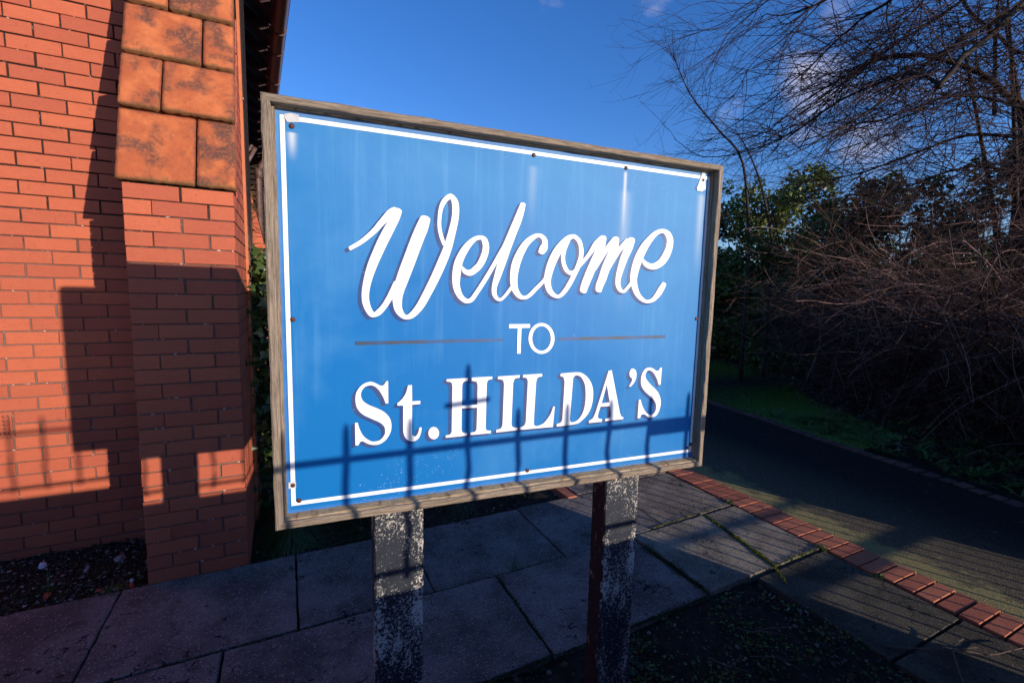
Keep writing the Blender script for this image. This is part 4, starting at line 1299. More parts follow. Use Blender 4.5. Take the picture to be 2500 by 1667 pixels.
# posts
for (x0, x1) in ((0.222, 0.350), (0.921, 1.047)):
    b = MB()
    n = 60
    z0, z1 = -0.2, SZ + .001
    y0, y1 = .040, .113
    c = .004
    ring = [(x0 + c, y0), (x1 - c, y0), (x1, y0 + c), (x1, y1), (x0, y1), (x0, y0 + c)]
    for i in range(n + 1):
        z = z0 + (z1 - z0) * i / n
        for (x, y) in ring:
            b.v.append((x - x0 + rnd.gauss(0, .0007), y - y0 + rnd.gauss(0, .0004), z))
    for i in range(n):
        for j in range(6):
            j2 = (j + 1) % 6
            b.f.append((i * 6 + j, i * 6 + j2, (i + 1) * 6 + j2, (i + 1) * 6 + j))
    b.f.append(tuple(n * 6 + j for j in range(6)))
    po = b.obj('post', M['post'], sign, (x0, y0, 0))
    po.data.materials.append(M['maroon'])
    for p in po.data.polygons:
        if p.normal.x < -0.7 and x0 > .5:
            p.material_index = 1
# rear rails that fix the panel to the posts (back of the sign)
for z in (.16, .78):
    b = MB()
    b.box(.03, SW - .03, DP + .0305, DP + .072, z, z + .07)
    b.obj('rear_rail', M['bare'], sign, (0, 0, SZ))
for (x0, x1) in ((0.222, 0.350), (0.921, 1.047)):
    b = MB()
    b.box(x0 + .002, x1 - .002, DP + .0725, DP + .113, -.02, .93)
    b.obj('rear_post', M['post'], sign, (0, 0, SZ))

# border line
bl = MB()
xo0, xo1, zo0, zo1, lw = .0330, 1.2472, .0415, .9325, .0095
v0 = DP - .0004
for (a, b_, c_, d_) in ((xo0, xo1, zo0, zo0 + lw), (xo0, xo1, zo1 - lw, zo1)):
    bl.add([(a, v0, c_), (b_, v0, c_), (b_, v0, d_), (a, v0, d_)], [(0, 1, 2, 3)])
for (a, b_) in ((xo0, xo0 + lw), (xo1 - lw, xo1)):
    bl.add([(a, v0, zo0 + lw), (b_, v0, zo0 + lw), (b_, v0, zo1 - lw), (a, v0, zo1 - lw)], [(0, 1, 2, 3)])
bl.obj('border_line', M['white'], sign, (0, 0, SZ))


def catmull(p0, p1, p2, p3, t):
    return tuple(0.5 * ((2 * b) + (-a + c) * t + (2 * a - 5 * b + 4 * c - d) * t * t + (-a + 3 * b - 3 * c + d) * t ** 3)
                 for a, b, c, d in zip(p0, p1, p2, p3))


def smooth_outline(pts, sub=4):
    n = len(pts)
    out = []
    for i in range(n):
        a, b = pts[i], pts[(i + 1) % n]
        out.append((a[0], a[1]))
        if a[2] or b[2]:
            p0 = pts[i - 1] if a[2] else a
            p3 = pts[(i + 2) % n] if b[2] else b
            for k in range(1, sub):
                out.append(catmull(p0[:2], a[:2], b[:2], p3[:2], k / sub))
    return out


SHADE = (-9.0, -6.0)
lcount = 0


def letter(polys_list, name, shade=True, label=None, strip=False):
    """polys_list: list of groups; a group is an outline plus holes, in mm on the panel"""
    global lcount
    me = MB()
    sh = MB()
    for g, group in enumerate(polys_list):
        lcount += 1
        v = DP - .0016 - .00004 * (lcount % 12)
        loops = [[Vector((x / 1000, z / 1000, 0)) for x, z in lp] for lp in group]
        flat = [p for lp in loops for p in lp]
        if strip:
            n = len(flat)
            # the outline is left side + cap + right side (reversed) + cap: pair the points up
            m_ = (n - 10) // 2
            tris = [(i, i + 1, n - 7 - i, n - 6 - i) for i in range(m_ - 1)]
            tris += [tuple(range(m_ - 1, m_ + 6)), tuple([0] + list(range(n - 6, n)))]
            me.add([(p.x, v - 4e-7 * max(0, min(i, n - 6 - i)), p.y) for i, p in enumerate(flat)], tris)
        else:
            tris = tessellate_polygon(loops)
            me.add([(p.x, v, p.y) for p in flat], [tuple(t) for t in tris])
        if shade:
            vt, vb = DP - .00135, DP - .0005
            ox, oz = SHADE[0] / 1000, SHADE[1] / 1000
            for lp in loops:
                n = len(lp)
                vs = [(p.x, vt, p.y) for p in lp] + [(p.x + ox, vb, p.y + oz) for p in lp]
                sh.add(vs, [(i, (i + 1) % n, n + (i + 1) % n, n + i) for i in range(n)])
            sh.add([(p.x + ox, vb, p.y + oz) for p in flat], [tuple(t) for t in tris])
    o = me.obj(name, M['white'], sign, (0, 0, SZ))
    if label: tag(o, label)
    if shade:
        sh.obj('letter_shade', M['shade'], o)
    return o


def ribbon(pairs, sub=5, round_caps=True):
    """pairs: [[left],[right]] in mm -> smooth closed outline"""
    n = len(pairs)
    Ls, Rs = [], []
    for i in range(n - 1):
        q = [pairs[max(i - 1, 0)], pairs[i], pairs[i + 1], pairs[min(i + 2, n - 1)]]
        for k in range(sub):
            t = k / sub
            Ls.append(catmull(*[a[0] for a in q], t))
            Rs.append(catmull(*[a[1] for a in q], t))
    Ls.append(tuple(pairs[-1][0])); Rs.append(tuple(pairs[-1][1]))

    def cap(a, b, dirx, dirz):
        cx, cz = (a[0] + b[0]) / 2, (a[1] + b[1]) / 2
        rx, rz = (a[0] - cx), (a[1] - cz)
        r = math.hypot(rx, rz)
        out = []
        for k in range(1, 6):
            w = math.pi * k / 6
            out.append((cx + rx * math.cos(w) + dirx * r * .55 * math.sin(w), cz + rz * math.cos(w) + dirz * r * .55 * math.sin(w)))
        return out
    d1 = (Vector(Ls[-1]) - Vector(Ls[-2])).normalized()
    d0 = (Vector(Ls[0]) - Vector(Ls[1])).normalized()
    out = list(Ls) + cap(Ls[-1], Rs[-1], d1.x, d1.y) + list(reversed(Rs)) + cap(Rs[0], Ls[0], d0.x, d0.y)
    return out


for key, lab in (('W', 'brush script letter W'), ('e', 'brush script letter e, first of two'), ('l', 'brush script letter l'), ('c', 'brush script letter c'),
                 ('o', 'brush script letter o'), ('m', 'brush script letter m'), ('e2', 'brush script letter e at the end')):
    letter([[ribbon(s_)] for s_ in SCRIPT[key]], 'letter', True, lab, True)
for ch, nm, polys in SERIF:
    letter([[smooth_outline(p) for p in polys]], 'letter', True, 'serif ' + ('letter ' + nm if len(nm) == 1 else nm))
for ch, polys in SANS:
    letter([[smooth_outline(p) for p in polys]], 'letter', False, 'plain capital letter ' + ch)
for polys in RULES:
    b = MB()
    p = polys[0]
    b.add([(q[0] / 1000, DP - .0005, q[1] / 1000) for q in p], [(0, 1, 2, 3)])
    b.obj('rule_line', M['rule'], sign, (0, 0, SZ))


def dome(mb, cx, cy, cz, r, h, n=14):
    base = len(mb.v)
    rings = [(1.0, 0), (1.0, .35), (.8, .75), (.45, 1.0)]
    for rr, hh in rings:
        for k in range(n):
            a = 2 * math.pi * k / n
            mb.v.append((cx + r * rr * math.cos(a), cy - h * hh, cz + r * rr * math.sin(a)))
    mb.v.append((cx, cy - h * .85, cz))
    for i in range(len(rings) - 1):
        for k in range(n):
            k2 = (k + 1) % n
            mb.f.append((base + i * n + k, base + (i + 1) * n + k, base + (i + 1) * n + k2, base + i * n + k2))
    for k in range(n):
        mb.f.append((base + 3 * n + k, base + 4 * n, base + 3 * n + (k + 1) % n))


screws = [(56.4, 911.2), (931.0, 923.7), (638.6, 922.8), (1217.5, 919.5), (47.5, 486.4), (1229.6, 487.5), (37.1, 92.6), (49.9, 52.7), (646.4, 52.2), (1241.0, 68.0), (1229.5, 57.0)]
for (x, z) in screws:
    b = MB()
    dome(b, 0, 0, 0, .0058, .003)
    b.obj('screw', M['rust'], sign, (x / 1000, DP - .0004, SZ + z / 1000), smooth=True)
# perished clear plastic tabs under three of the corner screws
for pts in ([(42, 934), (42, 926), (48, 918), (72, 921), (71, 936), (55, 938)],
            [(1203, 914), (1211, 944), (1222, 948), (1226, 930), (1228, 893), (1216, 884), (1197, 886), (1192, 893)],
            [(28, 101), (28, 86), (44, 86), (44, 101)]):
    b = MB()
    v = DP - .0018
    n = len(pts)
    b.add([(x / 1000, v - .0012 * ((i % 3) == 1), z / 1000) for i, (x, z) in enumerate(pts)] + [(x / 1000, DP - .0006, z / 1000) for x, z in pts],
          [tuple(range(n))] + [(i, (i + 1) % n, n + (i + 1) % n, n + i) for i in range(n)])
    b.obj('plastic_tab', M['tape'], sign, (0, 0, SZ))


# ------------------------------------------------------------------ street railing, dwarf wall, gate (behind the camera; they throw the shadows)
FY = -0.12
dw = empty('dwarf_wall', (0.5, FY, 0))
tag(dw, 'low brick boundary wall with stone coping on the street side, outside the picture', 'wall')
b = MB(); b.box(-6, 2.60, -.11, .05, -.15, .915); b.obj('wall', M['brick_i'], dw)
b = MB(); b.box(-6.02, 2.62, -.14, .08, .916, .985); b.obj('coping', M['coping'], dw)
shade_wall = empty('dwarf_wall', (9.0, FY, 0))  # added unseen wall, blocks stray sun between gate post and hedge
tag(shade_wall, 'added unseen low wall right of the gate that keeps sun off the path, outside the picture', 'wall')
b = MB(); b.box(-4.13, 12, -.11, .05, -.15, .78); b.obj('wall', M['brick_i'], shade_wall)
b = MB(); b.box(-4.13, 12, -.14, .08, .781, .84); b.obj('coping', M['coping'], shade_wall)
fence = empty('railing', (0.5, FY, 0.985))
tag(fence, 'black iron railing with spiked bars on the low street wall, outside the picture', 'railing')
fz = -.985
b = MB(); b.box(-6, 2.6, -.007, .007, 1.376 + fz, 1.392 + fz); b.obj('rail', M['iron'], fence)
b = MB(); b.box(-6, 2.6, -.007, .007, 1.050 + fz, 1.066 + fz); b.obj('rail', M['iron'], fence)
meas = {2: .301, 3: .445, 4: .591, 5: .735, 6: .883, 7: 1.031, 8: 1.173, 9: 1.321, 10: 1.466, 11: 1.610}
for k in range(-38, 22):
    x = meas.get(k, .301 + (k - 2) * .1455)
    tall = k % 13 == 7
    top = 1.606 if tall else 1.474
    b = MB()
    zs_ = [1.035, 1.10, 1.17, 1.24, 1.31, 1.384, 1.42, top - .02, top]
    wob = rnd.choice([0, 1, 1]) * .006
    b.tube([(x - .5 + (wob * math.sin(z * 34 + k) if z < 1.37 else 0), 0, z + fz) for z in zs_], [.0085 if i < 7 else (.0075 if i == 7 else .003) for i in range(9)], 8)
    b.obj('bar', M['iron'], fence)
    if tall:
        b = MB(); b.tube([(x - .5 - .058, 0, 1.497 + fz), (x - .5 + .058, 0, 1.506 + fz)], .008, 6); b.obj('cross_arm', M['iron'], fence)
b = MB(); b.box(1.61 - .5, 2.6, -.006, .010, 1.342 + fz, 1.3755 + fz); b.obj('flat_plate', M['iron'], fence)

gate = empty('gate', (3.9, FY, 0))
tag(gate, 'black iron gate of close upright bars across the path, outside the picture', 'gate')
for z, h in ((.275, .035), (.400, .022), (1.35, .03), (1.05, .02)):
    b = MB(); b.box(-.78, .72, -.006, .006, z, z + h); b.obj('rail', M['iron'], gate)
for k in range(13):
    b = MB(); x = -.74 + k * .1145
    b.tube([(x, 0, .04), (x, 0, 1.5)], .0075, 6); b.obj('bar', M['iron'], gate)
gp = MB(); gp.box(4.63, 4.86, FY - .1, FY + .1, -.1, 1.7)
tag(gp.obj('gate_post', M['coping']), 'square stone gate post at the right end of the gate, outside the picture', 'post')


# ------------------------------------------------------------------ vegetation helpers
def leaf_cloud(centres, n, size, mat, name, parent=None, seed=1, flat=0.5, long=1.7, shell=0.45):
    """centres: (x,y,z,rx,ry,rz,weight); leaves as folded diamonds (two triangles each way)"""
    g = np.random.default_rng(seed)
    cs = np.array(centres, dtype=float)
    w = cs[:, 6] / cs[:, 6].sum()
    idx = g.choice(len(cs), n, p=w)
    d = g.normal(0, 1, (n, 3)); d /= np.linalg.norm(d, axis=1, keepdims=True)
    r = shell + (1 - shell) * g.random(n) ** 0.6
    r *= 1 + g.normal(0, .10, n)
    P = cs[idx, :3] + d * r[:, None] * cs[idx, 3:6]
    return leaves_at(P, size, mat, name, parent, g, flat, long)


def leaves_at(P, size, mat, name, parent, g, flat=0.5, long=1.7):
    n = len(P)
    a = g.normal(0, 1, (n, 3)); a[:, 2] *= flat; a /= np.linalg.norm(a, axis=1, keepdims=True)
    b = g.normal(0, 1, (n, 3))
    b -= (a * b).sum(1, keepdims=True) * a; b /= np.linalg.norm(b, axis=1, keepdims=True)
    c = np.cross(a, b)
    s_ = size * (0.55 + 0.9 * g.random((n, 1)))
    L, Wd = a * s_ * long * .5, b * s_ * .5
    v = np.stack([P - L, P + Wd + c * s_ * .12, P + L, P - Wd + c * s_ * .12], 1).reshape(-1, 3)
    i = np.arange(n)[:, None] * 4
    f = np.concatenate([i + np.array([[0, 1, 2]]), i + np.array([[0, 2, 3]])])
    return link(name, np_mesh(name, v, f, mat), parent)


def polylines_mesh(lines, name, mat, parent=None, sides=3):
    """lines: list of (pts (k,3), radii (k,)) -> one mesh of thin tapered tubes"""
    V, F = [], []
    base = 0
    byk = {}
    for p, r in lines:
        byk.setdefault(len(p), []).append((p, r))
    for k, ls in byk.items():
        P = np.array([l[0] for l in ls]); Rr = np.array([l[1] for l in ls])
        T = np.empty_like(P)
        T[:, 1:-1] = P[:, 2:] - P[:, :-2]; T[:, 0] = P[:, 1] - P[:, 0]; T[:, -1] = P[:, -1] - P[:, -2]
        T /= np.linalg.norm(T, axis=2, keepdims=True) + 1e-9
        up = np.array([0.13, 0.21, 0.97])
        A = np.cross(T, up); A /= np.linalg.norm(A, axis=2, keepdims=True) + 1e-9
        B = np.cross(T, A)
        n = len(ls)
        vv = np.empty((n, k, sides, 3))
        for q in range(sides):
            w = 2 * math.pi * q / sides
            vv[:, :, q] = P + (A * math.cos(w) + B * math.sin(w)) * Rr[:, :, None]
        V.append(vv.reshape(-1, 3))
        idx = np.arange(n * k * sides).reshape(n, k, sides) + base
        for q in range(sides):
            q2 = (q + 1) % sides
            F.append(np.stack([idx[:, :-1, q], idx[:, :-1, q2], idx[:, 1:, q2], idx[:, 1:, q]], -1).reshape(-1, 4))
        base += n * k * sides
    return link(name, np_mesh(name, np.concatenate(V), np.concatenate(F), mat, True), parent)


def spline(pts, m):
    out = []
    n = len(pts)
    for i in range(m):
        u = i / (m - 1) * (n - 1)
        k = min(int(u), n - 2)
        out.append(catmull(pts[max(k - 1, 0)], pts[k], pts[k + 1], pts[min(k + 2, n - 1)], u - k))
    return np.array(out)


def shoot(g, p, d, L, k, r0, bend, jit):
    """a thin shoot of k points; bend = direction the shoot curves towards"""
    d = d / (np.linalg.norm(d) + 1e-9)
    pts = [p]
    st = L / (k - 1)
    for i in range(k - 1):
        d = d + bend / (k - 1) + g.normal(0, jit, 3)
        d = d / np.linalg.norm(d)
        pts.append(pts[-1] + d * st)
    return np.array(pts), np.linspace(r0, r0 * .28 + .0006, k)


# ------------------------------------------------------------------ the bare tree on the right
g = np.random.default_rng(5)
tree = empty('bare_tree', (8.25, 2.35, 0))
tag(tree, 'big leafless tree at the right edge, long thin branches sweeping down to the left', 'tree')
TB = np.array([8.25, 2.35, 0])
trunk = MB()
tp = [(0, 0, -.1), (.02, .03, 1.0), (-.03, .05, 2.2), (-.15, .1, 3.4), (-.2, .15, 4.6), (-.1, .2, 6.2)]
trunk.tube(tp, [.17, .14, .125, .11, .095, .06], 12)
trunk.obj('trunk', M['bark'], tree, smooth=True)
for (a, b_, r_) in (((-.03, .05, 2.0), (.5, .9, 5.9), .06), ((0, 0, .2), (-.45, .9, 5.2), .05), ((0, .05, .3), (-.05, .65, 5.9), .05)):
    m_ = MB()
    mid = ((a[0] + b_[0]) / 2 + .08, (a[1] + b_[1]) / 2 - .05, (a[2] + b_[2]) / 2)
    sp = spline([a, mid, b_], 12)
    m_.tube([tuple(q) for q in sp], list(np.linspace(r_, r_ * .12, 12)), 9)
    m_.obj('branch', M['bark'], tree, smooth=True)
left = np.array([-.80, .25, -.30])
twigs = []
fine = []
for li, (pts, r0, r1) in enumerate(LIMBS):
    if li in (9, 10):
        pts = [(q[0] + .55, q[1] - .25, q[2]) for q in pts]
    if li == 0:
        r0, r1 = .045, .030
    if li == 2:
        r0 = .07
    m = 22
    sp = spline([tuple(q) for q in pts], m)
    sp = sp + np.cumsum(g.normal(0, .006, sp.shape), 0)
    rad = np.linspace(r0 * .72, r1 * .9, m)
    mb = MB()
    mb.tube([tuple(q - TB) for q in sp], list(rad), 7)
    mb.obj('branch', M['bark'], tree, smooth=True)
    seglen = np.linalg.norm(np.diff(sp, axis=0), axis=1).sum()
    nsec = int(seglen * (8 if r0 < .012 else 9))
    for q in range(nsec):
        u = g.uniform(.05, 1) * (m - 1)
        k = min(int(u), m - 2)
        p = sp[k] + (sp[k + 1] - sp[k]) * (u - k)
        t = sp[k + 1] - sp[k]; t /= np.linalg.norm(t)
        d = t * .8 + left * .30 + g.normal(0, .50, 3)
        L = g.uniform(.45, 1.6) * (1.0 if u / m < .8 else .55)
        r = min(rad[k] * .55, .0065) + .0012
        a = shoot(g, p, d, L, 11, r, np.array([-.25, .05, g.choice([-.6, .3])]), .11)
        twigs.append((a[0] - TB, a[1]))
        for z in range(g.integers(3, 6)):
            kk = g.integers(2, 10)
            p2 = a[0][kk]
            t2 = a[0][min(kk + 1, 10)] - a[0][kk - 1]; t2 /= np.linalg.norm(t2)
            d2 = t2 * .8 + g.normal(0, .55, 3)
            b2 = shoot(g, p2, d2, g.uniform(.15, .6), 6, a[1][kk] * .55 + .0006, np.array([-.15, 0, .1]), .13)
            fine.append((b2[0] - TB, b2[1]))
            if g.random() < .6:
                kk2 = g.integers(1, 5)
                b3 = shoot(g, b2[0][kk2], (b2[0][kk2] - b2[0][kk2 - 1]) * 8 + g.normal(0, .6, 3), g.uniform(.06, .22), 4, .0014, np.zeros(3), .15)
                fine.append((b3[0] - TB, b3[1]))
# long whips from the crown above the frame, sweeping down to the left
for q in range(150):
    p = np.array([g.uniform(6.6, 8.8), g.uniform(2.0, 4.4), g.uniform(4.3, 5.9)])
    d = np.array([-.75 + g.normal(0, .15), .45 + g.normal(0, .25), -.45 + g.normal(0, .2)])
    a = shoot(g, p, d, g.uniform(1.0, 2.6), 11, g.uniform(.003, .008), np.array([-.1, .1, g.choice([-.4, .3])]), .07)
    twigs.append((a[0] - TB, a[1]))
    for z in range(g.integers(3, 7)):
        kk = g.integers(2, 10)
        t2 = a[0][min(kk + 1, 10)] - a[0][kk - 1]; t2 /= np.linalg.norm(t2)
        b2 = shoot(g, a[0][kk], t2 * .8 + g.normal(0, .5, 3), g.uniform(.15, .6), 6, a[1][kk] * .55 + .0006, np.array([-.15, 0, .05]), .13)
        fine.append((b2[0] - TB, b2[1]))
for q in range(620):
    p = np.array([g.uniform(6.9, 8.7), g.uniform(1.7, 3.9), g.uniform(2.3, 5.3)])
    d = np.array([-.7 + g.normal(0, .45), .35 + g.normal(0, .45), -.1 + g.normal(0, .45)])
    a = shoot(g, p, d, g.uniform(.8, 2.0), 11, g.uniform(.0025, .007), np.array([-.1, .1, g.choice([-.7, .5])]), .09)
    twigs.append((a[0] - TB, a[1]))
    for z in range(4):
        kk = g.integers(2, 10)
        t2 = a[0][min(kk + 1, 10)] - a[0][kk - 1]; t2 /= np.linalg.norm(t2)
        b2 = shoot(g, a[0][kk], t2 * .8 + g.normal(0, .5, 3), g.uniform(.15, .5), 6, a[1][kk] * .5 + .0006, np.array([-.15, 0, .05]), .13)
        fine.append((b2[0] - TB, b2[1]))
o = polylines_mesh(twigs, 'twig', M['twig'], tree, 4); tag(o, kind='stuff')
o = polylines_mesh(fine, 'fine_twig', M['twig'], tree, 3); tag(o, kind='stuff')

# two bare saplings rising out of the evergreen hedge
for i, (pts, r0, r1) in enumerate(SAPLINGS):
    base = np.array(pts[0]); base[2] = 0
    sap = empty('bare_sapling', tuple(base))
    tag(sap, ('slender leafless sapling bending left in front of the clouds above the hedge', 'straight leafless sapling just right of the bent one above the hedge')[i], 'tree', 'bare saplings in the hedge')
    full_pts = [(pts[0][0] + .05, pts[0][1], 0.0), (pts[0][0] + .02, pts[0][1], 1.4)] + [tuple(q) for q in pts]
    sp = spline(full_pts, 26)
    mb = MB(); mb.tube([tuple(q - base) for q in sp], list(np.linspace(.036, r1, 26)), 7)
    mb.obj('trunk', M['bark'], sap, smooth=True)
    ls = []
    for q in range(70 if i == 0 else 50):
        k = int(g.integers(10, 25))
        t = sp[k + 1 if k < 25 else 25] - sp[k - 1]; t /= np.linalg.norm(t)
        a = shoot(g, sp[k], t * .8 + g.normal(0, .5, 3), g.uniform(.2, .8), 8, .004, np.array([0, 0, .4]), .1)
        ls.append((a[0] - base, a[1]))
        for z in range(3):
            kk = g.integers(2, 7)
            b2 = shoot(g, a[0][kk], g.normal(0, .6, 3) + t * .5, g.uniform(.08, .3), 5, .0016, np.zeros(3), .12)
            ls.append((b2[0] - base, b2[1]))
    tag(polylines_mesh(ls, 'twig', M['twig'], sap), kind='stuff')

# ------------------------------------------------------------------ arching twiggy shrubs under the tree
shr = [((7.8, 2.5), 'leafless twiggy shrub at the right edge, its reddish twigs catching the sun', 1900, 1.9, 3.9),
       ((7.9, 3.3), 'leafless shrub with drooping twigs left of the brightly lit one at the right edge', 1700, 1.9, 3.1),
       ((8.4, 4.3), 'dark leafless shrub of fine arching twigs next to the evergreen hedge', 1200, 1.7, 2.4),
       ((7.2, 1.6), 'leafless shrub partly cut off by the right edge above the path edging', 1000, 1.6, 3.8)]
for si, ((bx, by), lab, n, rad_, hh) in enumerate(shr):
    s0 = empty('bare_shrub', (bx, by, 0))
    tag(s0, lab, 'shrub', 'leafless shrubs under the big tree')
    ls, st = [], []
    for q in range(16):
        ang = g.uniform(0, 6.28)
        a = shoot(g, np.array([g.normal(0, .18), g.normal(0, .18), -.05]), np.array([math.cos(ang) * .4, math.sin(ang) * .4, 1.0]), g.uniform(1.8, hh), 12, g.uniform(.010, .022), np.array([math.cos(ang) * .5 - .3, math.sin(ang) * .4 - .1, -.5]), .05)
        st.append(a)
    for q in range(n):
        a = st[g.integers(0, len(st))]
        kk = int(g.integers(2, 11))
        u = g.random()
        p = a[0][kk] + g.normal(0, .12, 3)
        p = p * np.array([1, 1, 1]) + np.array([g.uniform(-.25, .6), g.normal(0, .35), g.uniform(-.3, .3)])
        p[2] = np.clip(p[2], .05, hh)
        ang = g.normal(math.pi + .35, .75)
        d = np.array([math.cos(ang), math.sin(ang), g.normal(.10, .30)])
        b2 = shoot(g, p, d, g.uniform(.6, rad_ * .78), 9, g.uniform(.0016, .0040), np.array([0, 0, g.choice([-.9, -.5, .1, .7])]), .10)
        b2[0][:, 2] = np.maximum(b2[0][:, 2], .02)
        ls.append(b2)
        for z in range(3):
            k2 = g.integers(2, 8)
            t2 = b2[0][k2 + 1] - b2[0][k2 - 1]; t2 /= np.linalg.norm(t2) + 1e-9
            c2 = shoot(g, b2[0][k2], t2 * .9 + g.normal(0, .4, 3), g.uniform(.1, .4), 5, .0016, np.array([0, 0, .3]), .12)
            ls.append(c2)
    tag(polylines_mesh(st, 'stem', M['bark'], s0, 5), kind='stuff')
    tag(polylines_mesh(ls, 'twig', M['twig_red'], s0, 3), kind='stuff')

# ------------------------------------------------------------------ evergreen hedge
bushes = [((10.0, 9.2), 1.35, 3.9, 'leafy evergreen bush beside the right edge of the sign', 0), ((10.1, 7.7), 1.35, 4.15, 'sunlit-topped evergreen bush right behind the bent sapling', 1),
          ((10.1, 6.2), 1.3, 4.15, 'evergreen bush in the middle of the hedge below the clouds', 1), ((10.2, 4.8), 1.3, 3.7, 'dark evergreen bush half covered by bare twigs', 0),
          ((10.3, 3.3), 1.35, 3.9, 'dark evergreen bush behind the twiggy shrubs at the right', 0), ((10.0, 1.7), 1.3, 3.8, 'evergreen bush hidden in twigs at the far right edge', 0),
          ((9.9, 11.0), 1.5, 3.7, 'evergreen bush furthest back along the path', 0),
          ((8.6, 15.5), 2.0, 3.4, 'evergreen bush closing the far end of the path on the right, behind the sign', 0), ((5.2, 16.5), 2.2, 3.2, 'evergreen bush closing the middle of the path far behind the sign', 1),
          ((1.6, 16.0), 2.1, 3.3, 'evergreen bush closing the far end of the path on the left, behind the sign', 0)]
for i, ((bx, by), rr, hh, lab, kind_) in enumerate(bushes):
    e0 = empty('evergreen_bush', (bx, by, 0))
    tag(e0, lab, 'bush', 'evergreen bushes of the hedge')
    cs = []
    for q in range(36):
        a = g.uniform(0, 6.28); r = rr * math.sqrt(g.random()) * .9
        z = .1 + (hh - .45) * g.random() ** 1.15
        taper = 1.0 if z < hh * .6 else 1.0 - (z - hh * .6) / (hh * .4) * .6
        s_ = g.uniform(.28, .55)
        cs.append((math.cos(a) * r * taper, math.sin(a) * r * taper, z, s_, s_, s_ * .8, s_ ** 2))
    for q in range(16):
        a = g.uniform(0, 6.28); r = rr * math.sqrt(g.random())
        s_ = g.uniform(.4, .55)
        cs.append((math.cos(a) * r, math.sin(a) * r, g.uniform(.2, 2.3), s_, s_, s_, s_ ** 2 * 1.3))
    for q in range(8):
        a = g.uniform(0, 6.28); r = rr * .5 * g.random()
        cs.append((math.cos(a) * r, math.sin(a) * r, hh - g.uniform(0, .3), .16, .16, .22, .03))
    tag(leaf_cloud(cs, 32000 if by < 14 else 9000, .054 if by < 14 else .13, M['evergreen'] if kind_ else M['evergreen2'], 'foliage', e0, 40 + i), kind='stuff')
    ls = []
    for q in range(9):
        a = shoot(g, np.array([g.normal(0, .3), g.normal(0, .3), -.05]), np.array([g.normal(0, .2), g.normal(0, .2), 1]), hh * .85, 8, .03, np.zeros(3), .05)
        ls.append(a)
    tag(polylines_mesh(ls, 'stem', M['bark'], e0, 5), kind='stuff')

# hedges and trees across the street side (outside the picture): they shade the path and the hedge foot
off = [((6.35, -.62), .85, 1.9, 9000, .10), ((7.8, -.8), 1.0, 1.6, 9000, .10), ((9.4, -.7), 1.1, 2.3, 3600, .11), ((11.4, -.5), 1.3, 2.9, 5000, .12), ((13.4, -.3), 1.5, 3.2, 5000, .12), ((15.8, 0.2), 1.6, 3.4, 5000, .12), ((18.2, .8), 1.7, 3.5, 5000, .12)]
for i, ((bx, by), rr, hh, n, sz) in enumerate(off):
    e0 = empty('street_hedge', (bx, by, 0))
    tag(e0, ('evergreen street hedge beside the gate, outside the picture', 'second street hedge clump from the gate, outside the picture', 'third street hedge clump from the gate, outside the picture',
             'fourth and taller street hedge clump from the gate, outside the picture', 'fifth street hedge clump from the gate, outside the picture', 'sixth street hedge clump from the gate, outside the picture', 'furthest street hedge clump from the gate, outside the picture')[i], 'hedge', 'hedge along the street')
    cs = []
    for q in range(30):
        a = g.uniform(0, 6.28); r = rr * math.sqrt(g.random())
        z = g.uniform(.15, hh - .35)
        s_ = g.uniform(.35, .6)
        cs.append((math.cos(a) * r, math.sin(a) * r * .6, z, s_, s_, s_ * .8, s_ ** 2))
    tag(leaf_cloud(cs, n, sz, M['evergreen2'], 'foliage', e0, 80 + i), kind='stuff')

# ------------------------------------------------------------------ ivy and plants by the building
def ivy_leaves(P, size, g, mat, name, parent):
    """five-pointed ivy leaves as small fans"""
    n = len(P)
    a = g.normal(0, 1, (n, 3)); a[:, 2] = -abs(a[:, 2]); a /= np.linalg.norm(a, axis=1, keepdims=True)
    nn_ = np.tile(np.array([[.2, -1, .4]]), (n, 1)) + g.normal(0, .55, (n, 3))
    nn_ -= (nn_ * a).sum(1, keepdims=True) * a; nn_ /= np.linalg.norm(nn_, axis=1, keepdims=True)
    b = np.cross(a, nn_)
    s_ = size * (.5 + g.random((n, 1)))
    shape = [(0, 0), (-.25, -.5), (.15, -.62), (.3, -.25), (1.0, 0), (.3, .25), (.15, .62), (-.25, .5)]
    v = np.stack([P + a * s_ * u + b * s_ * w + nn_ * s_ * (.12 * abs(w)) for u, w in shape], 1).reshape(-1, 3)
    i = np.arange(n)[:, None] * 8
    f = np.concatenate([i + np.array([[0, k, k + 1]]) for k in range(1, 7)] + [i + np.array([[0, 7, 1]])])
    return link(name, np_mesh(name, v, f, mat), parent)


iv = empty('ivy_bush', (0.05, 3.7, 0))
tag(iv, 'ivy and leafy shrub between the brick buttress and the left frame of the sign', 'plant')
n = 5200
z = g.uniform(0, 1, n) ** .75 * 1.74
wd = .30 + .12 * np.sin(z * 7) + .08 * np.sin(z * 17)
P = np.stack([-.32 + g.random(n) ** 1.3 * (wd + .35), g.normal(0, .15, n), z], 1)
P[:, 2] += g.normal(0, .05, n)
tag(ivy_leaves(P, .040, g, M['ivy'], 'ivy_leaf', iv), kind='stuff')
ls = []
for q in range(40):
    a = shoot(g, np.array([g.uniform(-.2, .3), g.normal(0, .15), g.uniform(0, 1.2)]), np.array([g.normal(0, .5), g.normal(0, .4), 1]), g.uniform(.2, .7), 8, .003, np.array([g.normal(0, .5), -.2, -.7]), .1)
    ls.append(a)
tag(polylines_mesh(ls, 'stem', M['dead'], iv, 4), kind='stuff')
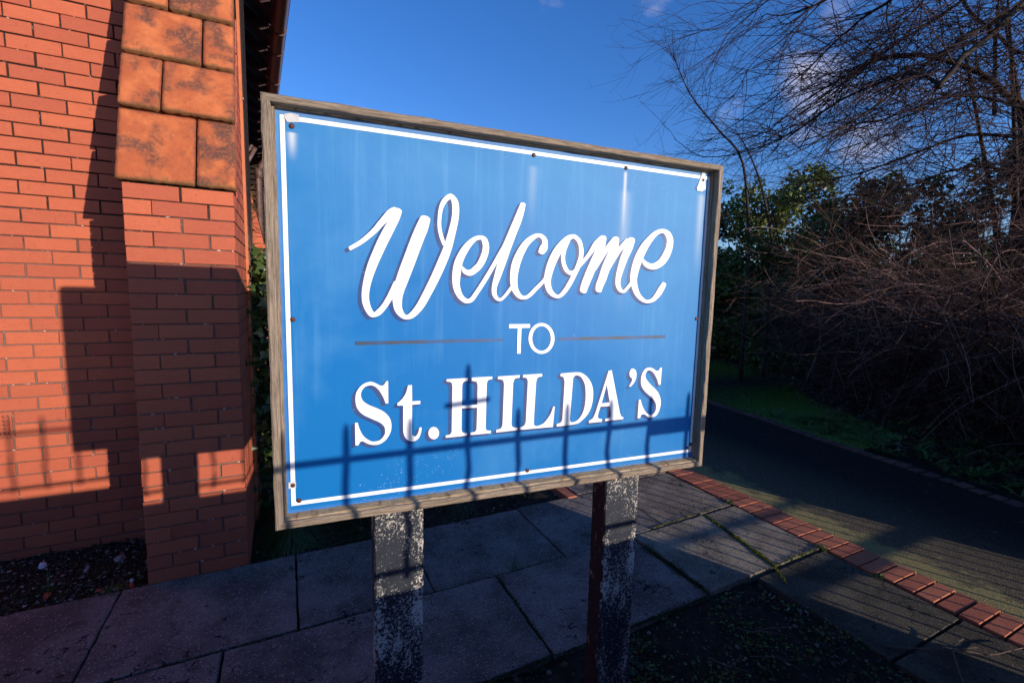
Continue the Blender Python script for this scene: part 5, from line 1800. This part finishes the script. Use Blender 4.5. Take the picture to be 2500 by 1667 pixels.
# dry ivy stems clinging to the rear buttress
dv = empty('dry_ivy', (-.36, 6.15, 0))
tag(dv, 'dry brown ivy stems climbing the sunlit rear buttress beside the downpipe', 'plant')
ls = []
for q in range(170):
    z0 = g.uniform(1.3, 2.65)
    a = shoot(g, np.array([g.normal(-.005, .022), g.normal(0, .015), z0]), np.array([g.normal(0, .8), 0, g.normal(.3, .8)]), g.uniform(.05, .18), 6, g.uniform(.002, .007), np.zeros(3), .35)
    ls.append(a)
tag(polylines_mesh(ls, 'stem', M['stem'], dv, 4), kind='stuff')


# ------------------------------------------------------------------ grass, weeds, moss and litter
def blades(P, h, w, mat, name, parent=None, seed=3, lean=.35, seg=2):
    g = np.random.default_rng(seed)
    n = len(P)
    ang = g.uniform(0, 6.28, n)
    d = np.stack([np.cos(ang), np.sin(ang), np.zeros(n)], 1)
    s_ = np.stack([-np.sin(ang), np.cos(ang), np.zeros(n)], 1)
    H = (h * (.5 + .8 * g.random(n)))[:, None]
    ln = lean * (.3 + 1.4 * g.random(n))[:, None]
    up = np.array([[0, 0, 1.0]])
    p1 = P + up * H * .55 + d * H * ln * .35
    p2 = P + up * H * (1 - ln * .25) + d * H * ln * 1.1
    v = np.stack([P - s_ * w, P + s_ * w, p1 - s_ * w * .75, p1 + s_ * w * .75, p2], 1).reshape(-1, 3)
    i = np.arange(n)[:, None] * 5
    f4 = i + np.array([[0, 1, 3, 2]])
    f3 = i + np.array([[2, 3, 4]])
    return link(name, np_mesh(name, v, [f4, f3], mat), parent)


def sampled(n, fx, seed):
    g = np.random.default_rng(seed)
    return fx(g, n)


def inner_x(y):
    ys_ = [p[1] for p in far_in]; xs_ = [p[0] for p in far_in]
    return np.interp(y, ys_, xs_)


def lawn_pts_(g, n):
    y = g.uniform(2.6, 11.0, n)
    w = np.interp(y, [2.6, 3.2, 4.3, 5.4, 7.4, 11], [.85, 1.1, 1.6, 3.1, 3.4, 3.6])
    x = inner_x(y) + .12 + g.random(n) * w
    return np.stack([x, y, np.full(n, -.02)], 1)


tag(blades(sampled(60000, lawn_pts_, 1), .05, .0022, M['lawn'], 'lawn_grass', None, 1), 'short green grass of the strip between path edging and hedge', 'grass', kind='stuff')


def under_pts(g, n):
    y = g.uniform(.6, 9.0, n)
    x = inner_x(y) + np.interp(y, [2.6, 3.2, 4.3, 5.4, 7.4, 11], [.4, .9, 1.5, 2.8, 3.0, 3.2]) + g.random(n) ** .8 * 2.2
    return np.stack([x, y, np.full(n, .0) + g.uniform(-.01, .03, n)], 1)


P = sampled(9000, under_pts, 2)
g2 = np.random.default_rng(8)
tag(leaves_at(P, .035, M['litter'], 'leaf_litter', None, g2, .25, 1.5), 'dark fallen leaves under the shrubs beyond the path', 'leaf litter', kind='stuff')


def rosette(mb_v, mb_f, cx, cy, cz, r, n, g):
    for k in range(n):
        a = 2 * math.pi * k / n + g.normal(0, .25)
        L = r * (.6 + .6 * g.random()); w = L * g.uniform(.16, .24); up_ = g.uniform(.15, .8)
        dx, dy = math.cos(a), math.sin(a)
        b0 = len(mb_v)
        for (t, ww, hz) in ((0, .2, 0), (.45, 1, .55), (.8, .8, .7), (1.0, 0.05, .62)):
            for s_ in (-1, 1):
                mb_v.append((cx + dx * L * t - dy * w * ww * s_ * .5, cy + dy * L * t + dx * w * ww * s_ * .5, cz + hz * L * up_))
        for i in range(3):
            mb_f.append((b0 + i * 2, b0 + i * 2 + 1, b0 + i * 2 + 3, b0 + i * 2 + 2))


v_, f_ = [], []
for q in range(260):
    y = g.uniform(1.0, 3.6); x = inner_x(y) + .2 + g.random() * (1.6 if y < 3 else 1.0)
    rosette(v_, f_, x, y, 0, g.uniform(.05, .15), int(g.integers(5, 9)), g)
me = np_mesh('weeds', v_, np.array(f_), M['weed'])
tag(link('weed_bank', me), 'broad-leaved green weeds along the foot of the shrubs beyond the path edging', 'weeds', kind='stuff')
v_, f_ = [], []
rosette(v_, f_, 0, 0, 0, .20, 9, g)
me = np_mesh('rosette', v_, np.array(f_), M['weed'])
tag(link('dandelion_plant', me, loc=(5.66, 3.74, .0)), 'pale green broad-leaved plant alone at the edge of the lawn beside the path', 'plant')

# front bed: crumbs, pebbles, small weeds, litter
def chips(P, size, mat, name, seed, label, cat, zs=.6):
    g = np.random.default_rng(seed)
    n = len(P)
    base = np.array([(1, 0, 0), (-.5, .87, 0), (-.5, -.87, 0), (.2, .1, 1), (0, .1, -.8)], float)
    rot = g.uniform(0, 6.28, n)
    s_ = size * (.35 + g.random(n) ** 2 * 1.5)
    jit = 1 + g.normal(0, .3, (n, 5, 3))
    b = base[None] * jit
    ca, sa_ = np.cos(rot)[:, None], np.sin(rot)[:, None]
    X = b[..., 0] * ca - b[..., 1] * sa_; Y = b[..., 0] * sa_ + b[..., 1] * ca
    v = np.stack([X, Y, b[..., 2] * zs], -1) * s_[:, None, None] + P[:, None]
    i = np.arange(n)[:, None] * 5
    f = np.concatenate([i + np.array([t]) for t in ((0, 1, 3), (1, 2, 3), (2, 0, 3), (1, 0, 4), (2, 1, 4), (0, 2, 4))])
    o = link(name, np_mesh(name, v.reshape(-1, 3), f, mat))
    return tag(o, label, cat, kind='stuff')


def front_pts(g, n):
    x = g.uniform(-1.2, 2.33, n); y = 1.53 - g.random(n) ** 1.1 * .95
    return np.stack([x, y, -.03 + g.uniform(-.008, .012, n)], 1)


def wallbed_pts(g, n):
    return np.stack([g.uniform(-2.2, -.69, n), g.uniform(2.84, 3.48, n), -.045 + g.uniform(-.008, .014, n)], 1)


def backbed_pts(g, n):
    return np.stack([g.uniform(-.2, 1.86, n), 2.84 + g.random(n) ** 1.3 * 2.5, -.04 + g.uniform(-.008, .014, n)], 1)


chips(sampled(15000, front_pts, 11), .0065, M['chip'], 'soil_crumbs', 1, 'dark crumbly soil around the foot of the sign posts', 'soil')
chips(sampled(2600, front_pts, 12), .0055, M['pebble'], 'gravel', 2, 'small pale pebbles scattered on the soil by the sign posts', 'gravel')
chips(sampled(9000, wallbed_pts, 13), .0065, M['chip'], 'soil_crumbs', 3, 'dark crumbly soil along the foot of the brick wall', 'soil')
chips(sampled(1300, wallbed_pts, 14), .0075, M['pebble'], 'gravel', 4, 'pale gravel scattered along the foot of the brick wall', 'gravel')
chips(sampled(9000, backbed_pts, 15), .0075, M['chip'], 'soil_crumbs', 5, 'dark crumbly soil of the bed behind the slabs', 'soil')
chips(sampled(1200, backbed_pts, 16), .007, M['pebble'], 'gravel', 6, 'small pale stones in the bed behind the slabs', 'gravel')
g2 = np.random.default_rng(21)
P = sampled(2200, front_pts, 17); P[:, 2] += .012
tag(leaves_at(P, .018, M['litter'], 'leaf_litter', None, g2, .3, 1.5), 'small dead leaves on the soil around the sign posts', 'leaf litter', kind='stuff')


def front_weed_pts(g, n):
    c = np.stack([g.uniform(1.15, 2.32, 60), g.uniform(.6, 1.5, 60)], 1)
    k = g.integers(0, 60, n)
    p = c[k] + g.normal(0, .045, (n, 2))
    p[:, 0] = np.clip(p[:, 0], 1.05, 2.33); p[:, 1] = np.clip(p[:, 1], .3, 1.53)
    return np.stack([p[:, 0], p[:, 1], -.02 + g.random(n) * .03], 1)


P = sampled(1900, front_weed_pts, 18)
tag(leaves_at(P, .011, M['weed'], 'seedling_weeds', None, g2, .4, 1.3), 'tiny green weeds spreading over the soil right of the sign posts', 'weeds', kind='stuff')
P = sampled(700, wallbed_pts, 19); P = P[P[:, 1] < 3.1]
tag(leaves_at(P, .012, M['weed'], 'seedling_weeds', None, g2, .4, 1.3), 'tiny green weeds in the soil left of the buttress', 'weeds', kind='stuff')


def strip(x0, x1, y0, y1, z=-.04):
    return lambda g, n: np.stack([g.uniform(x0, x1, n), g.uniform(y0, y1, n), np.full(n, z)], 1)


tag(blades(sampled(2600, strip(-.22, .62, 2.86, 3.5), 31), .10, .0022, M['grass'], 'long_grass', None, 31, .8), 'rough grass growing between the buttress and the left sign post behind the slabs', 'grass', kind='stuff')
tag(blades(sampled(500, strip(.9, 1.8, 2.86, 3.3), 32), .05, .002, M['grass'], 'sparse_grass', None, 32, .8), 'thin grass at the back edge of the slabs between the two posts', 'grass', kind='stuff')


def tuft(loc, n, h, spread, lab, seed, mat='grass', lean=1.6):
    g = np.random.default_rng(seed)
    P = np.stack([g.normal(0, spread, n), g.normal(0, spread * .6, n), np.zeros(n)], 1)
    o = blades(P, h, .0016, M[mat], 'grass_tuft', None, seed, lean)
    o.location = loc
    return tag(o, lab, 'grass tuft')


tuft((1.115, 2.18, 0), 26, .085, .018, 'pale grass tuft growing from the slab joint between the two posts', 41)
tuft((1.22, 1.44, -.03), 60, .10, .02, 'spiky grass tuft on the soil right beside the right post', 42)
tuft((-1.13, 3.0, -.04), 14, .12, .012, 'few long grass blades in the soil below the brick wall', 43, lean=.7)
tuft((-0.83, 2.84, -.01), 90, .035, .022, 'small mossy grass clump at the corner of the slab left of the buttress', 44)
for (x, y, s_, lab) in ((2.985, 2.27, 45, 'small weed in the kerb joint near the back corner'), (2.978, 1.60, 46, 'yellowish weed in the kerb joint at the end of the mossy seam'), (2.975, 1.28, 47, 'weed in the kerb joint nearest the right corner of the picture')):
    g3 = np.random.default_rng(s_)
    P = np.stack([g3.normal(0, .014, 40), g3.normal(0, .018, 40), g3.uniform(0, .012, 40)], 1)
    o = leaves_at(P, .010, M['weed'], 'joint_weed', None, g3, .6, 1.8)
    o.location = (x, y, .002)
    tag(o, lab, 'weed')


def moss(pts, n, w, mat, label, seed, h=.010):
    g = np.random.default_rng(seed)
    seg = g.integers(0, len(pts) - 1, n)
    A = np.array([pts[k] for k in seg]); B = np.array([pts[k + 1] for k in seg])
    t = g.random((n, 1))
    p = A + (B - A) * t
    wloc = w * (.35 + .9 * (.5 + .5 * np.sin(p[:, 1] * 31 + p[:, 0] * 17)))
    p = p + g.normal(0, 1, (n, 2)) * wloc[:, None] * .5
    P = np.stack([p[:, 0], p[:, 1], g.random(n) * h - .002], 1)
    o = leaves_at(P, .0065, mat, 'moss', None, g, .7, 1.3)
    return tag(o, label, 'moss', kind='stuff')


moss([(2.64, 2.20), (2.60, 1.95), (2.55, 1.75), (2.515, 1.585)], 2200, .018, M['moss'], 'bright yellow-green moss in the diagonal slab seam near the kerb', 51)
moss([(2.42, 1.45), (2.515, 1.59), (2.75, 1.60), (2.93, 1.60)], 450, .012, M['moss'], 'moss at the corner where three slabs meet near the kerb', 52)
moss([(2.15, 2.21), (2.30, 2.22), (2.55, 2.24), (2.90, 2.26)], 350, .007, M['moss'], 'thin moss in the long slab joint running to the kerb', 53)
moss([(1.955, 2.05), (1.96, 1.85), (1.96, 1.60)], 1300, .034, M['moss_dark'], 'dark moss filling the wide slab joint right of the right post', 54)
moss([(1.000, 2.13), (.998, 1.9), (.996, 1.58)], 1200, .014, M['moss_dark'], 'dark moss in the slab joint between the two posts', 55, .004)
moss([(-1.3, 1.55), (0, 1.545), (1.3, 1.55), (1.95, 1.56)], 3000, .02, M['moss_dark'], 'dark moss along the front edge of the slabs', 56, .006)
moss([(-1.1, 2.165), (1.9, 2.17)], 900, .006, M['moss_dark'], 'thin line of dark moss in the long joint between the two slab rows', 57, .001)


def blob(name, loc, s3, mat, label, cat, seed, n=10):
    """an irregular faceted stone"""
    g = np.random.default_rng(seed)
    vs, fs = [], []
    rings = 6
    vs.append((0, 0, -1))
    for j in range(1, rings):
        ph_ = math.pi * j / rings - math.pi / 2
        for k in range(n):
            a = 2 * math.pi * k / n
            q = 1 + g.normal(0, .12)
            vs.append((math.cos(a) * math.cos(ph_) * q, math.sin(a) * math.cos(ph_) * q, math.sin(ph_) * q))
    vs.append((0, 0, 1))
    for k in range(n):
        fs.append((0, 1 + (k + 1) % n, 1 + k))
        fs.append((len(vs) - 1, 1 + (rings - 2) * n + k, 1 + (rings - 2) * n + (k + 1) % n))
    for j in range(rings - 2):
        for k in range(n):
            a = 1 + j * n + k; b_ = 1 + j * n + (k + 1) % n
            fs.append((a, b_, b_ + n, a + n))
    b = MB(); b.add([(x * s3[0], y * s3[1], z * s3[2]) for x, y, z in vs], fs)
    o = b.obj(name, mat, None, loc)
    o.rotation_euler = (g.normal(0, .3), g.normal(0, .3), g.uniform(0, 6))
    return tag(o, label, cat)


for (nm, x, y, s3, mk, lab, cat, sd) in (
        ('stone', -1.258, 3.305, (.026, .018, .020), 'stone', 'white egg-sized stone on the soil below the brick wall', 'stone', 61),
        ('stone', -1.037, 3.178, (.018, .013, .009), 'pebble', 'flat grey-pink stone between the white stone and the buttress', 'stone', 62),
        ('stone', -0.900, 3.225, (.026, .022, .018), 'pebble', 'rounded grey stone close to the left side of the buttress', 'stone', 63),
        ('stone', -0.783, 2.958, (.010, .010, .012), 'stone', 'small pale stone by the slab edge just left of the buttress', 'stone', 64),
        ('stone', -0.835, 2.905, (.013, .012, .010), 'stone', 'small whitish stone beside the mossy grass clump left of the buttress', 'stone', 65),
        ('clay_fragment', -1.137, 2.996, (.028, .017, .006), 'fragment', 'flat orange-red clay fragment lying alone on the soil, furthest left', 'clay fragment', 66),
        ('clay_fragment', -0.905, 2.935, (.024, .015, .007), 'fragment', 'orange-red clay fragment next to the mossy grass clump', 'clay fragment', 67),
        ('clay_fragment', -0.770, 2.905, (.028, .012, .006), 'fragment', 'bright red clay fragment at the slab edge touching the buttress corner', 'clay fragment', 68),
        ('stone', 1.492, 1.508, (.011, .010, .008), 'pebble', 'pale stone at the slab edge right of the right post', 'stone', 69),
        ('stone', 1.714, 1.377, (.015, .012, .005), 'litter', 'flat pinkish flake on the soil right of the grass tuft', 'stone', 70),
        ('stone', 1.812, 1.344, (.015, .011, .005), 'pebble', 'flat grey flake on the soil beside the fallen twig', 'stone', 71),
        ('stone', 1.646, 1.363, (.010, .008, .008), 'stone', 'whitish chip on the soil left of the two flat flakes', 'stone', 72)):
    blob(nm, (x, y, -.045 + s3[2] if y > 2 else -.03 + s3[2]), s3, M[mk], lab, cat, sd)


# twigs lying on the soil at the right
def dead_twig(pts, r, lab):
    base = Vector(pts[0])
    b = MB()
    sp = spline([tuple(Vector(p) - base) for p in pts], 14)
    sp = sp + np.cumsum(np.random.default_rng(int(r * 1e5) + len(pts)).normal(0, .0022, sp.shape), 0)
    b.tube([tuple(q) for q in sp], list(np.linspace(r, r * .5, 14)), 6)
    k = 6
    d = Vector(sp[8]) - Vector(sp[6])
    e = Vector((d.y, -d.x, .01)).normalized() * .06
    b.tube([tuple(sp[k]), tuple(Vector(sp[k]) + d * 1.2 + e * .6), tuple(Vector(sp[k]) + d * 2.2 + e * 1.6)], [r * .6, r * .5, r * .3], 5)
    o = b.obj('fallen_twig', M['dead'], None, base, smooth=True)
    return tag(o, lab, 'twig')


for pts, r, lab in (
        ([(1.882, 1.343, 0), (1.915, 1.282, .01), (2.001, 1.269, .012), (2.169, 1.22, .0)], .0045, 'forked dry twig on the soil right of the right post'),
        ([(1.60, 1.26, .0), (1.622, 1.177, .01), (1.727, 1.206, .0)], .0032, 'bent thin twig on the soil near the bottom edge below the forked one'),
        ([(2.391, 0.967, .012), (2.528, 0.884, .015), (2.654, 0.81, .012), (2.766, 0.733, .015), (2.947, 0.7, .02)], .0040, 'long pale crooked twig across the dark slab at the lower right corner'),
        ([(2.40, 0.70, .014), (2.56, .80, .018), (2.658, 0.836, .014), (2.744, 0.831, .02)], .0036, 'curved pale twig crossing the long one at the lower right corner'),
        ([(1.78, 1.19, .0), (1.88, 1.12, .01), (1.968, 1.08, .0)], .0026, 'short thin twig on the soil between the forked twig and the bottom edge'),
        ([(3.195, 2.078, .012), (3.165, 2.07, .022), (3.147, 2.025, .012)], .0022, 'small curled straw on the red kerb bricks')):
    dead_twig(pts, r, lab)
